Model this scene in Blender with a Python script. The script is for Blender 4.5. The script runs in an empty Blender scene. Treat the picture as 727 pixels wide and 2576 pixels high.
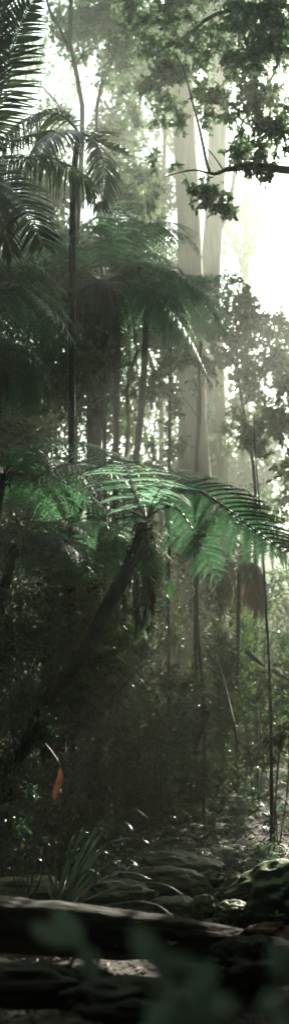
import bpy, math, random
import numpy as np
from mathutils import Vector, noise as mnoise

C = bpy.context.scene
COL = C.collection
rng = np.random.default_rng(7)
random.seed(7)
F = 2600.0; HY = 1950.0; CZ = 1.2

def at(x, y, d):
    """a point d metres out, from where it was surveyed in the photograph (727 x 2576 grid)"""
    return np.array([(x - 363.5) / F * d, d, CZ + (HY - y) / F * d])

EL, AZ = math.radians(32), math.radians(25)
SUN = np.array([math.sin(AZ) * math.cos(EL), math.cos(AZ) * math.cos(EL), math.sin(EL)])

# ------------------------------------------------------------------ terrain
def ground_h(x, y):
    s = max(0.0, y - 13.0)
    h = 0.0016 * s * s * (1 if s < 60 else 1) + 0.11 * s
    h = min(h, 4.0 + 0.22 * s)
    l = max(0.0, -x - 1.4); h += min(2.6, 0.22 * l * min(1.0, max(0, y - 4) / 6.0))
    r = max(0.0, x - 2.2); h += min(4.0, 0.16 * r)
    h += 0.16 * mnoise.noise(Vector((x * 0.45, y * 0.45, 0))) + 0.07 * mnoise.noise(Vector((x * 1.5, y * 1.5, 3)))
    if y < 4.2: h -= 0.05 * (4.2 - max(y, 0))
    return h

# ------------------------------------------------------------------ materials
def newmat(name):
    m = bpy.data.materials.new(name); m.use_nodes = True
    nt = m.node_tree; nt.nodes.clear()
    out = nt.nodes.new('ShaderNodeOutputMaterial')
    return m, nt, out

def ramp(nt, cols):
    r = nt.nodes.new('ShaderNodeValToRGB')
    e = r.color_ramp.elements
    while len(e) < len(cols): e.new(0.5)
    for i, c in enumerate(cols):
        e[i].position = i / (len(cols) - 1); e[i].color = (*c, 1)
    return r

def leaf_mat(name, cols, trans=0.4, tcol=None, rough=0.45, island=True, spec=0.5, nscale=3.0):
    m, nt, out = newmat(name)
    N, L = nt.nodes, nt.links
    r = ramp(nt, cols)
    geo = N.new('ShaderNodeNewGeometry'); tc = N.new('ShaderNodeTexCoord')
    nz = N.new('ShaderNodeTexNoise'); nz.inputs['Scale'].default_value = nscale; nz.inputs['Detail'].default_value = 3
    L.new(tc.outputs['Object'], nz.inputs['Vector'])
    mx = N.new('ShaderNodeMath'); mx.operation = 'MULTIPLY_ADD'
    L.new(geo.outputs['Random Per Island'], mx.inputs[0]); mx.inputs[1].default_value = 0.55 if island else 0.0
    sc = N.new('ShaderNodeMath'); sc.operation = 'MULTIPLY_ADD'
    L.new(nz.outputs['Fac'], sc.inputs[0]); sc.inputs[1].default_value = 1.1 if island else 2.0
    sc.inputs[2].default_value = -0.32 if island else -0.5
    L.new(sc.outputs[0], mx.inputs[2]); L.new(mx.outputs[0], r.inputs[0])
    p = N.new('ShaderNodeBsdfPrincipled')
    L.new(r.outputs[0], p.inputs['Base Color']); p.inputs['Roughness'].default_value = rough
    p.inputs['Specular IOR Level'].default_value = spec
    if name == 'strap_leaf': p.inputs['Coat Weight'].default_value = 1; p.inputs['Coat Roughness'].default_value = .1
    t = N.new('ShaderNodeBsdfTranslucent')
    hs = N.new('ShaderNodeMix'); hs.data_type = 'RGBA'; hs.blend_type = 'MULTIPLY'; hs.inputs[0].default_value = 1
    L.new(r.outputs[0], hs.inputs[6]); hs.inputs[7].default_value = (*(tcol or (1.6, 1.9, 1.2)), 1)
    L.new(hs.outputs[2], t.inputs['Color'])
    mix = N.new('ShaderNodeMixShader'); mix.inputs[0].default_value = trans
    L.new(p.outputs[0], mix.inputs[1]); L.new(t.outputs[0], mix.inputs[2])
    L.new(mix.outputs[0], out.inputs['Surface'])
    return m

def solid_mat(name, cols, scale=(4, 4, 4), rough=0.8, bump=0.4, bscale=14.0, spec=0.3, moss=None, mossamt=0.5):
    m, nt, out = newmat(name)
    N, L = nt.nodes, nt.links
    tc = N.new('ShaderNodeTexCoord'); mp = N.new('ShaderNodeMapping')
    L.new(tc.outputs['Object'], mp.inputs['Vector']); mp.inputs['Scale'].default_value = scale
    nz = N.new('ShaderNodeTexNoise'); nz.inputs['Scale'].default_value = 1.0; nz.inputs['Detail'].default_value = 8
    nz.inputs['Roughness'].default_value = 0.65
    L.new(mp.outputs[0], nz.inputs['Vector'])
    r = ramp(nt, cols)
    st = N.new('ShaderNodeMapRange'); st.inputs[1].default_value = 0.3; st.inputs[2].default_value = 0.7
    L.new(nz.outputs['Fac'], st.inputs[0]); L.new(st.outputs[0], r.inputs[0])
    col = r.outputs[0]
    if moss:
        geo = N.new('ShaderNodeNewGeometry'); sx = N.new('ShaderNodeSeparateXYZ'); L.new(geo.outputs['Normal'], sx.inputs[0])
        n2 = N.new('ShaderNodeTexNoise'); n2.inputs['Scale'].default_value = 5; n2.inputs['Detail'].default_value = 6
        L.new(tc.outputs['Object'], n2.inputs['Vector'])
        ad = N.new('ShaderNodeMath'); ad.operation = 'ADD'; L.new(sx.outputs['Z'], ad.inputs[0]); L.new(n2.outputs['Fac'], ad.inputs[1])
        mr = N.new('ShaderNodeMapRange'); mr.inputs[1].default_value = 1.45 - mossamt; mr.inputs[2].default_value = 1.65 - mossamt
        L.new(ad.outputs[0], mr.inputs[0])
        n3 = N.new('ShaderNodeTexNoise'); n3.inputs['Scale'].default_value = 30; n3.inputs['Detail'].default_value = 4
        L.new(tc.outputs['Object'], n3.inputs['Vector'])
        r2 = ramp(nt, moss); L.new(n3.outputs['Fac'], r2.inputs[0])
        mi = N.new('ShaderNodeMix'); mi.data_type = 'RGBA'
        L.new(mr.outputs[0], mi.inputs[0]); L.new(col, mi.inputs[6]); L.new(r2.outputs[0], mi.inputs[7])
        col = mi.outputs[2]
    p = N.new('ShaderNodeBsdfPrincipled'); L.new(col, p.inputs['Base Color'])
    p.inputs['Roughness'].default_value = rough; p.inputs['Specular IOR Level'].default_value = spec
    nb = N.new('ShaderNodeTexNoise'); nb.inputs['Scale'].default_value = bscale / max(scale) if max(scale) else bscale
    nb.inputs['Detail'].default_value = 8; L.new(mp.outputs[0], nb.inputs['Vector'])
    b = N.new('ShaderNodeBump'); b.inputs['Strength'].default_value = bump; b.inputs['Distance'].default_value = 0.03
    L.new(nb.outputs['Fac'], b.inputs['Height']); L.new(b.outputs[0], p.inputs['Normal'])
    L.new(p.outputs[0], out.inputs['Surface'])
    return m

M = {}
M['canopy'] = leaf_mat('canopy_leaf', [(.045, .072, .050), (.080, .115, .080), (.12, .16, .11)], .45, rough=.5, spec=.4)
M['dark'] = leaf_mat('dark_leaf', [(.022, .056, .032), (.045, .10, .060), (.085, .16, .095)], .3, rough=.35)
M['light'] = leaf_mat('light_leaf', [(.045, .08, .045), (.08, .12, .065), (.12, .17, .09)], .45, rough=.45)
M['under'] = leaf_mat('understory_leaf', [(.022, .046, .024), (.044, .078, .040), (.085, .082, .042), (.13, .075, .040)], .3, rough=.5, spec=.3, nscale=.6)
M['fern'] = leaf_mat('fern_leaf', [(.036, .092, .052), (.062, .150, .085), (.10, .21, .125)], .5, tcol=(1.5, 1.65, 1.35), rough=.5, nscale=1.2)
M['fernlit'] = leaf_mat('lit_pale_fern_leaf', [(.18, .34, .23), (.26, .43, .31), (.33, .48, .38)], .6, tcol=(1.35, 1.5, 1.35), rough=.45, nscale=1.2)  # pale underside tone, lightened further to stand in for light on these fronds
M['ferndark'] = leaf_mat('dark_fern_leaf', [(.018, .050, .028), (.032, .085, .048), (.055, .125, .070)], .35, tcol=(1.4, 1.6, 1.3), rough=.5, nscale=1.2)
M['dead'] = leaf_mat('dead_frond', [(.018, .010, .006), (.045, .023, .013), (.085, .045, .026)], .2, tcol=(1.4, 1.1, .8), rough=.8)
M['deadpale'] = leaf_mat('dry_palm_frond', [(.14, .10, .06), (.22, .16, .10), (.30, .22, .14)], .3, tcol=(1.4, 1.1, .8), rough=.7)
M['palm'] = leaf_mat('palm_leaf', [(.025, .040, .028), (.045, .065, .045), (.07, .09, .06)], .25, rough=.35, nscale=1)
M['strap'] = leaf_mat('strap_leaf', [(.012, .024, .019), (.022, .042, .032), (.036, .060, .046)], .08, rough=.2, island=True, spec=1.0)
M['blur'] = leaf_mat('grey_green_leaf', [(.14, .17, .145), (.28, .32, .28), (.44, .48, .43)], .35, tcol=(1.2, 1.4, 1.2), rough=.5)
M['redleaf'] = leaf_mat('rust_leaf', [(.035, .018, .010), (.10, .045, .024), (.20, .11, .06)], .2, tcol=(1.3, 1.0, .75), rough=.5, nscale=22)
M['litter'] = leaf_mat('litter_leaf', [(.030, .018, .011), (.075, .036, .020), (.14, .065, .032), (.22, .12, .065)], .15, tcol=(1.4, 1, .7), rough=.6)
M['yellow'] = leaf_mat('yellow_petal', [(.55, .45, .03), (.7, .6, .05)], .4, tcol=(1.2, 1.2, .6), rough=.5)
M['green'] = leaf_mat('seedling_leaf', [(.06, .16, .05), (.1, .24, .08)], .4, rough=.4)
M['bark'] = solid_mat('grey_bark', [(.025, .020, .016), (.055, .045, .036), (.10, .085, .068)], (9, 9, 2.5), bump=.7, bscale=20)
M['gum'] = solid_mat('pale_gum_bark', [(.05, .028, .018), (.11, .062, .040), (.20, .12, .082)], (5, 5, .7), bump=.6, bscale=16)
M['darkbark'] = solid_mat('dark_fern_trunk', [(.004, .003, .0025), (.010, .008, .006), (.024, .018, .013)], (18, 18, 12), bump=.9, bscale=40)
M['stem'] = solid_mat('brown_stem', [(.05, .04, .03), (.10, .08, .055)], (20, 20, 5), bump=.3, bscale=30, rough=.6)
M['rachis'] = solid_mat('green_stalk', [(.05, .06, .03), (.11, .12, .06)], (30, 30, 30), bump=.1, bscale=30, rough=.4)
M['rachispale'] = solid_mat('pale_stalk', [(.16, .18, .12), (.26, .27, .19)], (30, 30, 30), bump=.1, bscale=30, rough=.35)
M['log'] = solid_mat('rotting_log', [(.010, .008, .006), (.030, .022, .015), (.075, .054, .036)], (1.2, 14, 14), bump=1.0, bscale=24, moss=[(.02, .03, .012), (.05, .06, .025)], mossamt=.1)
M['palelog'] = solid_mat('bleached_wood', [(.28, .22, .16), (.42, .35, .27)], (2, 14, 14), bump=.4, bscale=20)
M['redwood'] = solid_mat('rotten_red_wood', [(.03, .013, .008), (.11, .045, .022), (.26, .13, .075)], (5, 16, 16), bump=1.0, bscale=28)
M['rock'] = solid_mat('wet_rock', [(.010, .010, .008), (.022, .021, .017), (.04, .037, .03)], (3, 3, 3), bump=.7, bscale=16, rough=.6, moss=[(.025, .036, .010), (.07, .09, .024), (.16, .19, .055)], mossamt=.75)
M['rocksunlit'] = solid_mat('mossy_rock', [(.008, .008, .007), (.018, .017, .014), (.035, .033, .028)], (3, 3, 3), bump=.7, bscale=16, rough=.6, moss=[(.05, .10, .02), (.13, .22, .05), (.25, .33, .10)], mossamt=.32)  # real moss, coloured brighter than on other rocks to imitate sun on the crest
M['soil'] = solid_mat('forest_floor', [(.010, .008, .006), (.026, .019, .013), (.05, .036, .024)], (2.5, 2.5, 2.5), bump=1.0, bscale=20, moss=[(.015, .022, .01), (.04, .05, .02)], mossamt=-.12)

# ------------------------------------------------------------------ mesh building
class MB:
    def __init__(s): s.v = []; s.f = []; s.m = []; s.n = 0
    def add(s, V, Fc, mi=0):
        V = np.asarray(V, np.float32).reshape(-1, 3)
        Fc = np.asarray(Fc, np.int64)
        if len(Fc) == 0: return
        s.v.append(V); s.f.append(Fc + s.n); s.m.append(np.full(len(Fc), mi)); s.n += len(V)
    def build(s, name, mats, parent=None, origin=None, smooth=False):
        if not isinstance(mats, (list, tuple)): mats = [mats]
        me = bpy.data.meshes.new(name)
        V = np.concatenate(s.v)
        o0 = np.zeros(3) if origin is None else np.array(origin, float)
        V = V - o0
        lt = np.concatenate([np.full(len(f), f.shape[1]) for f in s.f])
        li = np.concatenate([f.ravel() for f in s.f])
        me.vertices.add(len(V)); me.vertices.foreach_set('co', V.astype(np.float32).ravel())
        me.loops.add(len(li)); me.loops.foreach_set('vertex_index', li.astype(np.int32))
        me.polygons.add(len(lt))
        ls = np.concatenate([[0], np.cumsum(lt)[:-1]])
        me.polygons.foreach_set('loop_start', ls.astype(np.int32))
        me.polygons.foreach_set('material_index', np.concatenate(s.m).astype(np.int32))
        if smooth: me.polygons.foreach_set('use_smooth', np.ones(len(lt), bool))
        me.update(calc_edges=True); me.validate()
        for mm in mats: me.materials.append(mm)
        o = bpy.data.objects.new(name, me); COL.objects.link(o)
        if parent is not None:
            o.parent = parent; o.location = Vector(o0) - parent.location
        else:
            o.location = Vector(o0)
        return o

def tag(o, label=None, cat=None, group=None, kind=None):
    if label: o['label'] = label
    if cat: o['category'] = cat
    if group: o['group'] = group
    if kind: o['kind'] = kind
    return o

def empty(name, loc, label, cat, group=None):
    o = bpy.data.objects.new(name, None); COL.objects.link(o)
    o.location = Vector(loc); o.empty_display_size = .1
    return tag(o, label, cat, group)

def nrm(a):
    a = np.asarray(a, float)
    return a / np.maximum(np.linalg.norm(a, axis=-1, keepdims=True), 1e-9)

def spline(pts, n):
    P = np.array(pts, float)
    if len(P) == 2: P = np.array([P[0], (P[0] + P[1]) / 2, P[1]])
    Q = np.vstack([2 * P[0] - P[1], P, 2 * P[-1] - P[-2]])
    seg = np.linalg.norm(np.diff(P, axis=0), axis=1); cum = np.concatenate([[0], np.cumsum(seg)]); cum /= cum[-1]
    t = np.linspace(0, 1, n); out = []
    for u in t:
        i = min(np.searchsorted(cum, u, side='right') - 1, len(P) - 2); i = max(i, 0)
        k = (u - cum[i]) / max(cum[i + 1] - cum[i], 1e-9)
        a, b, c, d = Q[i], Q[i + 1], Q[i + 2], Q[i + 3]
        out.append(.5 * ((2 * b) + (-a + c) * k + (2 * a - 5 * b + 4 * c - d) * k * k + (-a + 3 * b - 3 * c + d) * k ** 3))
    return np.array(out)

def tube(mb, P, r0, r1=None, sides=8, rough=0.0, mi=0, cap=True, rads=None):
    P = np.asarray(P, float); n = len(P)
    T = nrm(np.gradient(P, axis=0))
    ref = np.array([0, 1.0, 0.13]) if abs(T[0][2]) > .5 else np.array([0, 0.1, 1.0])
    S = nrm(np.cross(T, ref)); U = np.cross(S, T)
    r = np.linspace(r0, r1 if r1 is not None else r0, n) if rads is None else np.interp(np.linspace(0, 1, n), np.linspace(0, 1, len(rads)), rads)
    a = np.linspace(0, 2 * np.pi, sides, endpoint=False)
    ring = P[:, None, :] + r[:, None, None] * (np.cos(a)[None, :, None] * S[:, None, :] + np.sin(a)[None, :, None] * U[:, None, :])
    if rough > 0:
        lobe = 1 + rough * (np.sin(a * 3 + rng.uniform(0, 6))[None, :] * .4 + rng.normal(0, .45, (n, sides)))
        ring = P[:, None, :] + (ring - P[:, None, :]) * lobe[:, :, None]
    V = ring.reshape(-1, 3)
    i = np.arange(n - 1)[:, None]; j = np.arange(sides)[None, :]; k = (j + 1) % sides
    Fc = np.stack([i * sides + j, i * sides + k, (i + 1) * sides + k, (i + 1) * sides + j], -1).reshape(-1, 4)
    mb.add(V, Fc, mi)
    if cap:
        mb.add(np.vstack([ring[0], P[0:1]]), [[(q + 1) % sides, q, sides] for q in range(sides)], mi)
        mb.add(np.vstack([ring[-1], P[-1:]]), [[q, (q + 1) % sides, sides] for q in range(sides)], mi)

def leaves(mb, P, D, Nn, L, W, mi=0, fold=.25, curl=.15):
    """many folded leaf blades: base P, direction D, upper side Nn"""
    P = np.asarray(P, float); D = nrm(D); S = nrm(np.cross(D, Nn)); U = np.cross(S, D)
    L = np.broadcast_to(L, len(P))[:, None]; W = np.broadcast_to(W, len(P))[:, None]
    def q(x, y, z): return P + D * L * x + S * W * y + U * (W * abs(y) * fold * 2 - L * curl * x * x + z)
    V = np.stack([q(0, 0, 0), q(.33, -.5, 0), q(.72, -.36, 0), q(1, 0, 0), q(.72, .36, 0), q(.33, .5, 0)], 1)
    n = len(P); b = (np.arange(n) * 6)[:, None]
    Fc = np.concatenate([b + np.array([[0, 1, 2, 3]]), b + np.array([[0, 3, 4, 5]])])
    mb.add(V.reshape(-1, 3), Fc, mi)

def straps(mb, P, D, Nn, L, W, droop=.5, segs=4, mi=0, grav=0.0, taper=1.0):
    """long narrow blades bending as they go"""
    P = np.asarray(P, float); D = nrm(D); S = nrm(np.cross(D, Nn)); U = np.cross(S, D)
    n = len(P); L = np.broadcast_to(L, n)[:, None]; W = np.broadcast_to(W, n)[:, None]; dr = np.broadcast_to(droop, n)[:, None]
    rows = []
    for k in range(segs + 1):
        s = k / segs
        w = W * .5 * min(1, .35 + 3 * s) * (1 - s ** 2.2 * taper) + 0.0006
        c = P + D * L * (s - .25 * dr * s * s) - U * L * dr * .5 * s * s - np.array([0, 0, 1.0]) * L * grav * s * s
        rows += [c - S * w, c + S * w]
    V = np.stack(rows, 1); m = 2 * (segs + 1)
    b = (np.arange(n) * m)[:, None]
    Fc = np.concatenate([b + np.array([[2 * k, 2 * k + 1, 2 * k + 3, 2 * k + 2]]) for k in range(segs)])
    mb.add(V.reshape(-1, 3), Fc, mi)

def frond(mb, path, hint=(0, 0, 1), pl=.5, npin=26, nleaf=16, droop=.25, grav=.1, start=.14, ang=14, lw=.9, rr=.010, jitter=.06, lmax=None, twist=0.0):
    """bipinnate fern frond. material 0 leaf, 1 stalk"""
    P = spline(path, 48); T = nrm(np.gradient(P, axis=0))
    S = nrm(np.cross(T, np.array(hint, float))); U = np.cross(S, T)
    tube(mb, P[::3], rr, rr * .2, 5, mi=1, cap=False)
    t = np.linspace(start, .985, npin); idx = t * 47
    def smp(A): return np.stack([np.interp(idx, np.arange(48), A[:, k]) for k in range(3)], 1)
    p0, t0, s0, u0 = smp(P), nrm(smp(T)), nrm(smp(S)), nrm(smp(U))
    q = (t - start) / (1 - start)
    Lp = pl * np.clip((.55 + 1.6 * q), 0, 1) * np.clip(1.0 - np.clip(q - .35, 0, 1) ** 1.5 * 1.75, .06, 1)
    for sgn in (-1, 1):
        a = np.radians(ang + 35 * q ** 2) + rng.normal(0, .05, npin)
        L = Lp * (1 + rng.normal(0, jitter, npin))
        d = s0 * sgn * np.cos(a)[:, None] + t0 * np.sin(a)[:, None] + u0 * .12 + rng.normal(0, .035, (npin, 3)); d = nrm(d)
        sp = pl * 2.2 / 26
        m = nleaf
        s = (np.arange(m) + .6) / m
        c = p0[:, None, :] + d[:, None, :] * (L[:, None] * s)[:, :, None] - u0[:, None, :] * (L[:, None] * droop * s ** 2)[:, :, None] + t0[:, None, :] * (L[:, None] * .08 * s ** 2)[:, :, None]
        c[:, :, 2] -= (L[:, None] * grav * s ** 2)
        tp = nrm(np.gradient(c, axis=1)); sd = nrm(np.cross(tp, u0[:, None, :])); up = np.cross(sd, tp)
        pitch = (np.linalg.norm(np.diff(P, axis=0), axis=1).sum() * (1 - start) / npin)
        ll = (lmax or pitch * .62) * np.clip(1.08 - s ** 2.0, .12, 1)[None, :] * np.clip(L / pl * 1.4, .3, 1)[:, None]
        wd = (L / m)[:, None] * lw * np.ones_like(ll)
        for s2 in (-1, 1):
            dd = nrm(sd * s2 + tp * .38 - up * .15 + rng.normal(0, .05, c.shape))
            base = c; tip = c + dd * ll[:, :, None]; mid = c + dd * (ll * .45)[:, :, None]
            h = tp * (wd * .5)[:, :, None]
            V = np.stack([base - h * .9, mid - h * .7, tip, mid + h * .9, base + h * .9], 2).reshape(-1, 3)
            b = (np.arange(npin * m) * 5)[:, None]
            mb.add(V, b + np.array([[0, 1, 2, 3, 4]]) if s2 > 0 else b + np.array([[4, 3, 2, 1, 0]]), 0)
        # midribs
        w = rr * .28
        V = np.stack([c[:, ::3] - up[:, ::3] * w, c[:, ::3] + up[:, ::3] * w], 2); k = V.shape[1]
        V = V.reshape(-1, 3); bb = (np.arange(npin) * k * 2)[:, None, None] + (np.arange(k - 1) * 2)[None, :, None] + np.array([0, 1, 3, 2])[None, None, :]
        mb.add(V, bb.reshape(-1, 4), 1)

def palm_frond(mb, path, hint=(0, 0, 1), ll=.5, n=50, w=.03, droop=.5, grav=.2, start=.12, rr=.014, ang=35, lift=.2):
    P = spline(path, 48); T = nrm(np.gradient(P, axis=0))
    S = nrm(np.cross(T, np.array(hint, float))); U = np.cross(S, T)
    tube(mb, P[::3], rr, rr * .25, 5, mi=1, cap=False)
    t = np.linspace(start, .99, n); idx = t * 47
    def smp(A): return np.stack([np.interp(idx, np.arange(48), A[:, k]) for k in range(3)], 1)
    p0, t0, s0, u0 = smp(P), nrm(smp(T)), nrm(smp(S)), nrm(smp(U))
    q = (t - start) / (1 - start)
    L = ll * np.clip(.6 + 1.5 * q, 0, 1) * np.clip(1.1 - q ** 2.5 * .75, .1, 1)
    for sg in (-1, 1):
        a = np.radians(ang + 25 * q) + rng.normal(0, .07, n)
        d = s0 * sg * np.cos(a)[:, None] + t0 * np.sin(a)[:, None] + u0 * lift + rng.normal(0, .06, (n, 3))
        straps(mb, p0, d, u0 + rng.normal(0, .15, (n, 3)), L * (1 + rng.normal(0, .08, n)), w * (1 + rng.normal(0, .15, n)), droop, 4, 0, grav)

def clump(mb, c, R, ntw, k, L, origin=None, ratio=.5, down=.35, tw=.004, flat=.6):
    """twigs carrying leaves, filling an ellipsoid. material 0 leaf, 1 twig"""
    c = np.array(c, float); R = np.array(R, float) * np.ones(3)
    sub = c + rng.normal(0, .62, (max(3, ntw // 9), 3)) * R                # sprays at the ends of small boughs
    own = sub[rng.integers(0, len(sub), ntw)]
    e = own + rng.normal(0, .30, (ntw, 3)) * R
    st = own + (e - own) * .15 + (c - own) * .12
    if origin is not None: st = st * .8 + np.array(origin) * .2
    t = np.linspace(.25, 1, k)[None, :, None] + rng.normal(0, .04, (ntw, k, 1))
    sag = np.zeros((ntw, k, 3)); sag[:, :, 2] = -(t[:, :, 0] ** 2) * np.linalg.norm(e - st, axis=1)[:, None] * .18
    p = st[:, None] + (e - st)[:, None] * t + sag
    tg = nrm(e - st)[:, None] * .6
    d = tg + rng.normal(0, .75, (ntw, k, 3)); d[:, :, 2] -= down
    nn = rng.normal(0, .5, (ntw, k, 3)); nn[:, :, 2] += flat
    LL = L * rng.uniform(.6, 1.25, ntw * k)
    leaves(mb, p.reshape(-1, 3), d.reshape(-1, 3), nn.reshape(-1, 3), LL, LL * ratio * rng.uniform(.8, 1.2, ntw * k), 0, curl=.2)
    if tw:
        for i in range(0, ntw, 1):
            a, b = st[i], e[i] + np.array([0, 0, -np.linalg.norm(e[i] - st[i]) * .18])
            mid = (a + b) / 2 + np.array([0, 0, .04]) * np.linalg.norm(b - a)
            Pm = np.array([a, mid, b]); s = nrm(np.cross(b - a, [0.1, 1, .2])) * tw
            V = np.array([Pm[0] - s, Pm[0] + s, Pm[1] + s * .7, Pm[1] - s * .7, Pm[2] + s * .2, Pm[2] - s * .2])
            mb.add(V, [[0, 1, 2, 3], [3, 2, 4, 5]], 1)

def P3(l): return [at(*q) for q in l]
def rpx(px, d): return px * d / F

# ------------------------------------------------------------------ setting
def make_ground():
    xs = np.concatenate([np.linspace(-80, -14, 30), np.linspace(-13, 13, 130), np.linspace(14, 80, 30)])
    ys = np.concatenate([np.linspace(-40, 1, 22), np.linspace(1.3, 40, 190), np.linspace(41, 110, 40)])
    V = np.array([(x, y, ground_h(x, y) + (.03 * mnoise.noise(Vector((x * 6, y * 6, 1))) if abs(x) < 14 and y < 41 else 0)) for y in ys for x in xs])
    nx = len(xs); i = np.arange(len(ys) - 1)[:, None]; j = np.arange(nx - 1)[None, :]
    Fc = np.stack([i * nx + j, i * nx + j + 1, (i + 1) * nx + j + 1, (i + 1) * nx + j], -1).reshape(-1, 4)
    mb = MB(); mb.add(V, Fc); o = mb.build('ground', M['soil'], smooth=True); tag(o, kind='structure')
make_ground()

# ------------------------------------------------------------------ trees
def leafy_tree(name, label, cat, trunk, r0, r1, branches=(), clumps=(), leaf=.08, lm='canopy', bm='bark', group=None, base=True, sides=10, ratio=.5, twig=.004, down=.35, flare=0, crown=True, kk=9, dens=1.0):
    """trunk, branches: lists in survey coordinates; clumps: (x, y, d, rx, ry, leaf count)"""
    T = P3(trunk)
    if base:
        b = T[0]; g = ground_h(b[0], b[1]) - .12
        if b[2] > g + .5: T = [np.array([b[0], b[1], g])] + T
        else: T[0] = np.array([b[0], b[1], g])
    root = empty(name, (T[0][0], T[0][1], T[0][2] + .12 if base else T[0][2]), label, cat, group)
    mb = MB(); n = 26; P = spline(T, n)
    P[:, 0] += np.cumsum(rng.normal(0, r0 * .05, n)) * np.linspace(0, 1, n)
    rads = np.linspace(r0, r1, n)
    if flare: rads[:12] += r0 * flare * np.linspace(1, 0, 12) ** 1.3
    tube(mb, P, r0, r1, sides, .05, rads=rads); mb.build('trunk', M[bm], root, T[0], smooth=True)
    for br in branches:
        B = P3(br[0]); mb = MB(); tube(mb, spline(B, 20), br[1], br[2], 7, .06); mb.build('branch', M[bm], root, B[0], smooth=True)
    if clumps:
        mb = MB()
        for (x, y, d, rx, ry, n) in clumps:
            c = at(x, y, d); clump(mb, c, (rpx(rx, d), rpx(rx, d) * .8, rpx(ry, d)), max(2, int(n * 1.6 * dens * (1.4 if lm == 'light' else 1)) // kk), kk, leaf, ratio=ratio, down=down, tw=twig)
        mb.build('crown', [M[lm], M[bm]], root, at(*clumps[0][:3]))
    return root

# tall hazy gums
leafy_tree('gum_tree', 'tall pale gum trunk with flared base, left of the two giants in the mist', 'tree',
    [(492, 1690, 26), (488, 1200, 26), (482, 800, 26), (478, 400, 26), (470, 60, 26), (466, -20, 26)], .41, .25,
    branches=[([(475, 260, 26), (440, 160, 26), (400, 60, 26)], .09, .04), ([(474, 180, 26), (520, 80, 26), (560, 0, 26)], .08, .03)],
    clumps=[(420, 60, 26, 90, 70, 1500), (520, 30, 26, 80, 60, 1200), (640, 30, 27, 110, 60, 1200), (340, 20, 26, 60, 60, 900)], leaf=.13, bm='gum', sides=24, flare=2.2, kk=10)
leafy_tree('gum_tree', 'tall pale gum trunk in the mist, leaning slightly, right of the two giants', 'tree',
    [(545, 1560, 31), (543, 1200, 31), (541, 1000, 31), (532, 780, 31), (534, 640, 31), (546, 520, 31), (551, 400, 31), (552, 250, 31), (556, 0, 31)], .40, .24,
    branches=[([(536, 600, 31), (575, 520, 31), (610, 320, 32), (640, 330, 32)], .10, .04)],
    clumps=[(600, 120, 31, 120, 90, 1500), (500, 50, 31, 90, 60, 900), (680, 260, 32, 70, 100, 700)], leaf=.14, bm='gum', sides=16, flare=.5)
leafy_tree('gum_tree', 'faint slim gum trunk in the mist above the palm fronds, pale grey', 'tree',
    [(322, 1500, 36), (326, 800, 36), (333, 400, 36), (340, 100, 36), (342, -20, 36)], .085, .05,
    clumps=[(330, 140, 36, 60, 90, 500), (300, 330, 36, 50, 60, 220)], leaf=.15, bm='gum')
leafy_tree('gum_tree', 'faint slim gum trunk just left of the two giants in the mist', 'tree',
    [(405, 1600, 30), (407, 900, 30), (412, 560, 30), (417, 300, 30), (424, -20, 30)], .085, .06,
    clumps=[(410, 200, 30, 60, 120, 900), (430, 380, 30, 40, 60, 240)], leaf=.13, bm='gum')
leafy_tree('gum_tree', 'very faint far gum trunk in the white mist on the right', 'tree',
    [(615, 1300, 45), (617, 900, 45), (620, 600, 45), (628, 340, 45)], .24, .16,
    branches=[([(620, 640, 45), (650, 560, 45), (690, 500, 45)], .12, .04), ([(617, 700, 45), (590, 620, 45), (570, 560, 45)], .12, .04)],
    clumps=[(640, 520, 45, 60, 60, 300), (600, 640, 45, 50, 50, 260)], leaf=.25, bm='gum')

# forked sapling upper left
leafy_tree('forked_tree', 'slender dark forked tree rising behind the palm fronds at top left', 'tree',
    [(188, 1180, 17), (190, 700, 17), (204, 330, 17), (202, 250, 17), (186, 170, 17), (172, 110, 17), (175, 0, 17), (178, -60, 17)], .055, .035,
    branches=[([(176, 125, 17), (150, 70, 17), (128, 30, 17), (112, -30, 17)], .03, .02), ([(186, 175, 17), (215, 130, 17), (250, 120, 17)], .012, .006), ([(195, 220, 17), (215, 195, 17), (240, 185, 17)], .01, .005)],
    clumps=[(235, 25, 17, 70, 45, 620), (150, 70, 17.5, 30, 40, 60), (255, 100, 17, 40, 40, 200), (220, 150, 17, 25, 20, 40)], leaf=.085, lm='canopy')
leafy_tree('slim_tree', 'slender crooked tree with fine leafy branches right of the forked tree', 'tree',
    [(262, 1120, 18), (255, 700, 18), (240, 320, 18), (246, 250, 18), (262, 180, 18), (290, 130, 18), (318, 70, 18), (330, -20, 18)], .05, .03,
    branches=[([(250, 235, 18), (235, 200, 18), (210, 190, 18)], .012, .005), ([(280, 150, 18), (310, 160, 18), (340, 200, 18)], .015, .006)],
    clumps=[(300, 60, 18, 70, 70, 700), (345, 150, 18, 50, 55, 380), (285, 175, 18, 50, 50, 260), (310, 250, 18, 45, 45, 170), (300, 330, 18, 35, 30, 120), (355, 330, 18, 30, 50, 140), (335, 440, 18, 60, 60, 620), (290, 460, 18, 40, 45, 330), (380, 500, 18, 45, 60, 350)], leaf=.085, lm='canopy')

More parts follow.
